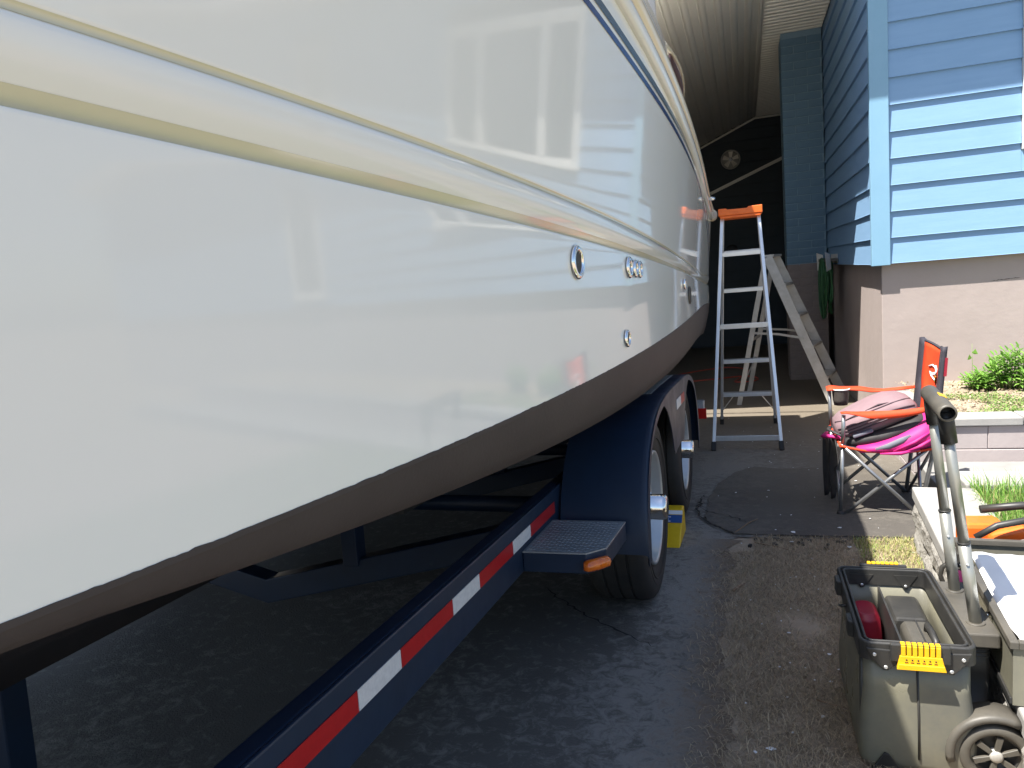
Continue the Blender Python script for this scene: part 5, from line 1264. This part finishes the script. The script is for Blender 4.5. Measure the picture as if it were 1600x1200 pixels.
# orange hand saw like tool with black cord behind the tray
ot = thing('power_tool', 'orange and black corded power tool lying behind the tray on the wall', 'power tool', (.78, 2.62, .094))
mb = MB(); mb.box((.70, 2.615, .178), (.12, .10, .166), (1, .05, 0), (-.05, 1, 0)); obj('motor_housing', mb, M['orange'], ot, bevel=.014)
mb = MB(); mb.prism([(.69, 2.545, .11), (.92, 2.53, .11), (.92, 2.53, .225), (.80, 2.535, .262), (.71, 2.54, .235)], (0, .05, 0)); obj('body_shell', mb, M['orange'], ot, bevel=.012)
mb = MB(); mb.tube([(.66, 2.515, .235), (.72, 2.515, .275), (.81, 2.52, .295), (.91, 2.54, .285), (1.02, 2.58, .235)], [.010, .011, .011, .011, .008], 9); obj('handle_bar', mb, M['blackpl'], ot)
mb = MB(); mb.tube([(.72, 2.69, .27), (.84, 2.69, .285), (.98, 2.66, .265)], .014, 8); obj('rear_bar', mb, M['blackpl'], ot)
mb = MB(); mb.box((.96, 2.64, .18), (.07, .07, .16)); obj('end_block', mb, M['orange'], ot, bevel=.008)
mb = MB(); mb.bar((.76, 2.508, .215), (.88, 2.505, .245), .004, .024); obj('blade_guard', mb, M['alu'], ot)
cn = thing('spray_can', 'dark purple can with silver collar beside the chest handle on the wall', 'can', (.592, 2.37, .094))
mb = MB(); mb.lathe((.592, 2.37, .094), (0, 0, 1), [(.024, 0), (.026, .004), (.026, .085), (.022, .096)], 22, cap1=False); obj('can_body', mb, M['purple'], cn)
mb = MB(); mb.lathe((.592, 2.37, .094), (0, 0, 1), [(.022, .096), (.024, .100), (.016, .112), (.010, .118), (.010, .135), (.001, .137)], 20, cap0=False); obj('can_collar', mb, M['chrome'], cn)
cl = thing('spring_clamp', 'small black hooked clamp hanging over the wall edge behind the handle', 'clamp', (.60, 2.62, .10))
mb = MB(); mb.tube([(.645, 2.60, .10), (.612, 2.60, .118), (.588, 2.60, .10), (.582, 2.60, .07), (.592, 2.60, .04), (.62, 2.60, .025)], [.008, .010, .008, .007, .008, .012], 8); obj('jaw', mb, M['blackpl'], cl)
mb = MB(); mb.tube([(.59, 2.60, .05), (.600, 2.58, .015), (.612, 2.57, -.01)], .003, 6); mb.lathe((.612, 2.57, -.018), (0, 0, 1), [(.004, 0), (.007, .004), (.007, .012), (.002, .014)], 10); obj('pull_cord', mb, M['blackrub'], cl)

# ------------------------------------------------------------------ litter on the ground
rnd = random.Random(21); mb = MB()
def chip(x, y, r_, up=.002):
    n_ = rnd.randint(4, 6); a0 = rnd.uniform(0, 6); z = gz(y) + .006 + up + (.008 if (3.6 < y < 5.1 and x > -.2) else 0); P = []
    for i in range(n_): a = a0 + 6.283 * i / n_; q = r_ * rnd.uniform(.5, 1.2); P.append(Vector((x + q * math.cos(a), y + q * math.sin(a), z + rnd.uniform(0, .3) * r_)))
    mb.prism(P, (0, 0, -.0012))
for x, y, r_ in ((.16, 1.98, .008), (.02, 1.80, .012), (-.02, 1.78, .006), (.165, 3.50, .012), (.18, 3.63, .012), (.40, 3.72, .012), (.66, 3.40, .010), (.10, 2.5, .006), (.215, 2.36, .007), (.23, 2.26, .007), (.20, 2.18, .006), (.09, 4.45, .010), (.52, 3.55, .010), (.41, 3.45, .012), (.60, 4.7, .010), (.03, 5.1, .008)): chip(x, y, r_)
for _ in range(70): chip(rnd.uniform(-.1, .55), rnd.uniform(1.3, 3.5), rnd.uniform(.002, .005))
for _ in range(50): chip(rnd.uniform(-.25, .9), rnd.uniform(3.6, 7.5), rnd.uniform(.003, .007))
tag(obj('paint_chips', mb, M['chip']), kind='stuff')
mb = MB()
for _ in range(26): 
    x, y = rnd.uniform(-.05, .62), 3.55 - abs(rnd.gauss(0, .07)); mb.box((x, y, gz(y) + .006), (rnd.uniform(.008, .022), rnd.uniform(.008, .018), .012), Vector((math.cos(x * 90), math.sin(x * 90), 0)), Vector((-math.sin(x * 90), math.cos(x * 90), 0)))
tag(obj('asphalt_crumbs', mb, M['blackrub']), kind='stuff')
for lab, pts, r_ in (('pale dry stick on the asphalt edge nearest the trailer tyre', [(-.09, 2.86, 0), (-.06, 2.92, .004), (-.04, 2.95, .002)], .006), ('thin bent twig lying on the darker asphalt patch', [(-.09, 3.62, .006), (-.02, 3.78, .012), (.02, 3.84, .012)], .003), ('yellow straw stalk on the dead grass below the asphalt patch', [(.0, 3.47, .004), (.1, 3.41, .006), (.19, 3.34, .004)], .0025), ('short straw stalk on the dead grass beside the chest', [(.15, 2.06, .006), (.19, 2.03, .012), (.225, 2.02, .01)], .002)):
    mb = MB(); mb.tube([(x, y, gz(y) + .006 + z) for x, y, z in pts], [r_, r_ * .9, r_ * .4], 7); o = obj('twig', mb, M['twig'], base=(pts[0][0], pts[0][1], gz(pts[0][1]))); tag(o, lab, 'twig', 'twigs and stalks on the ground')
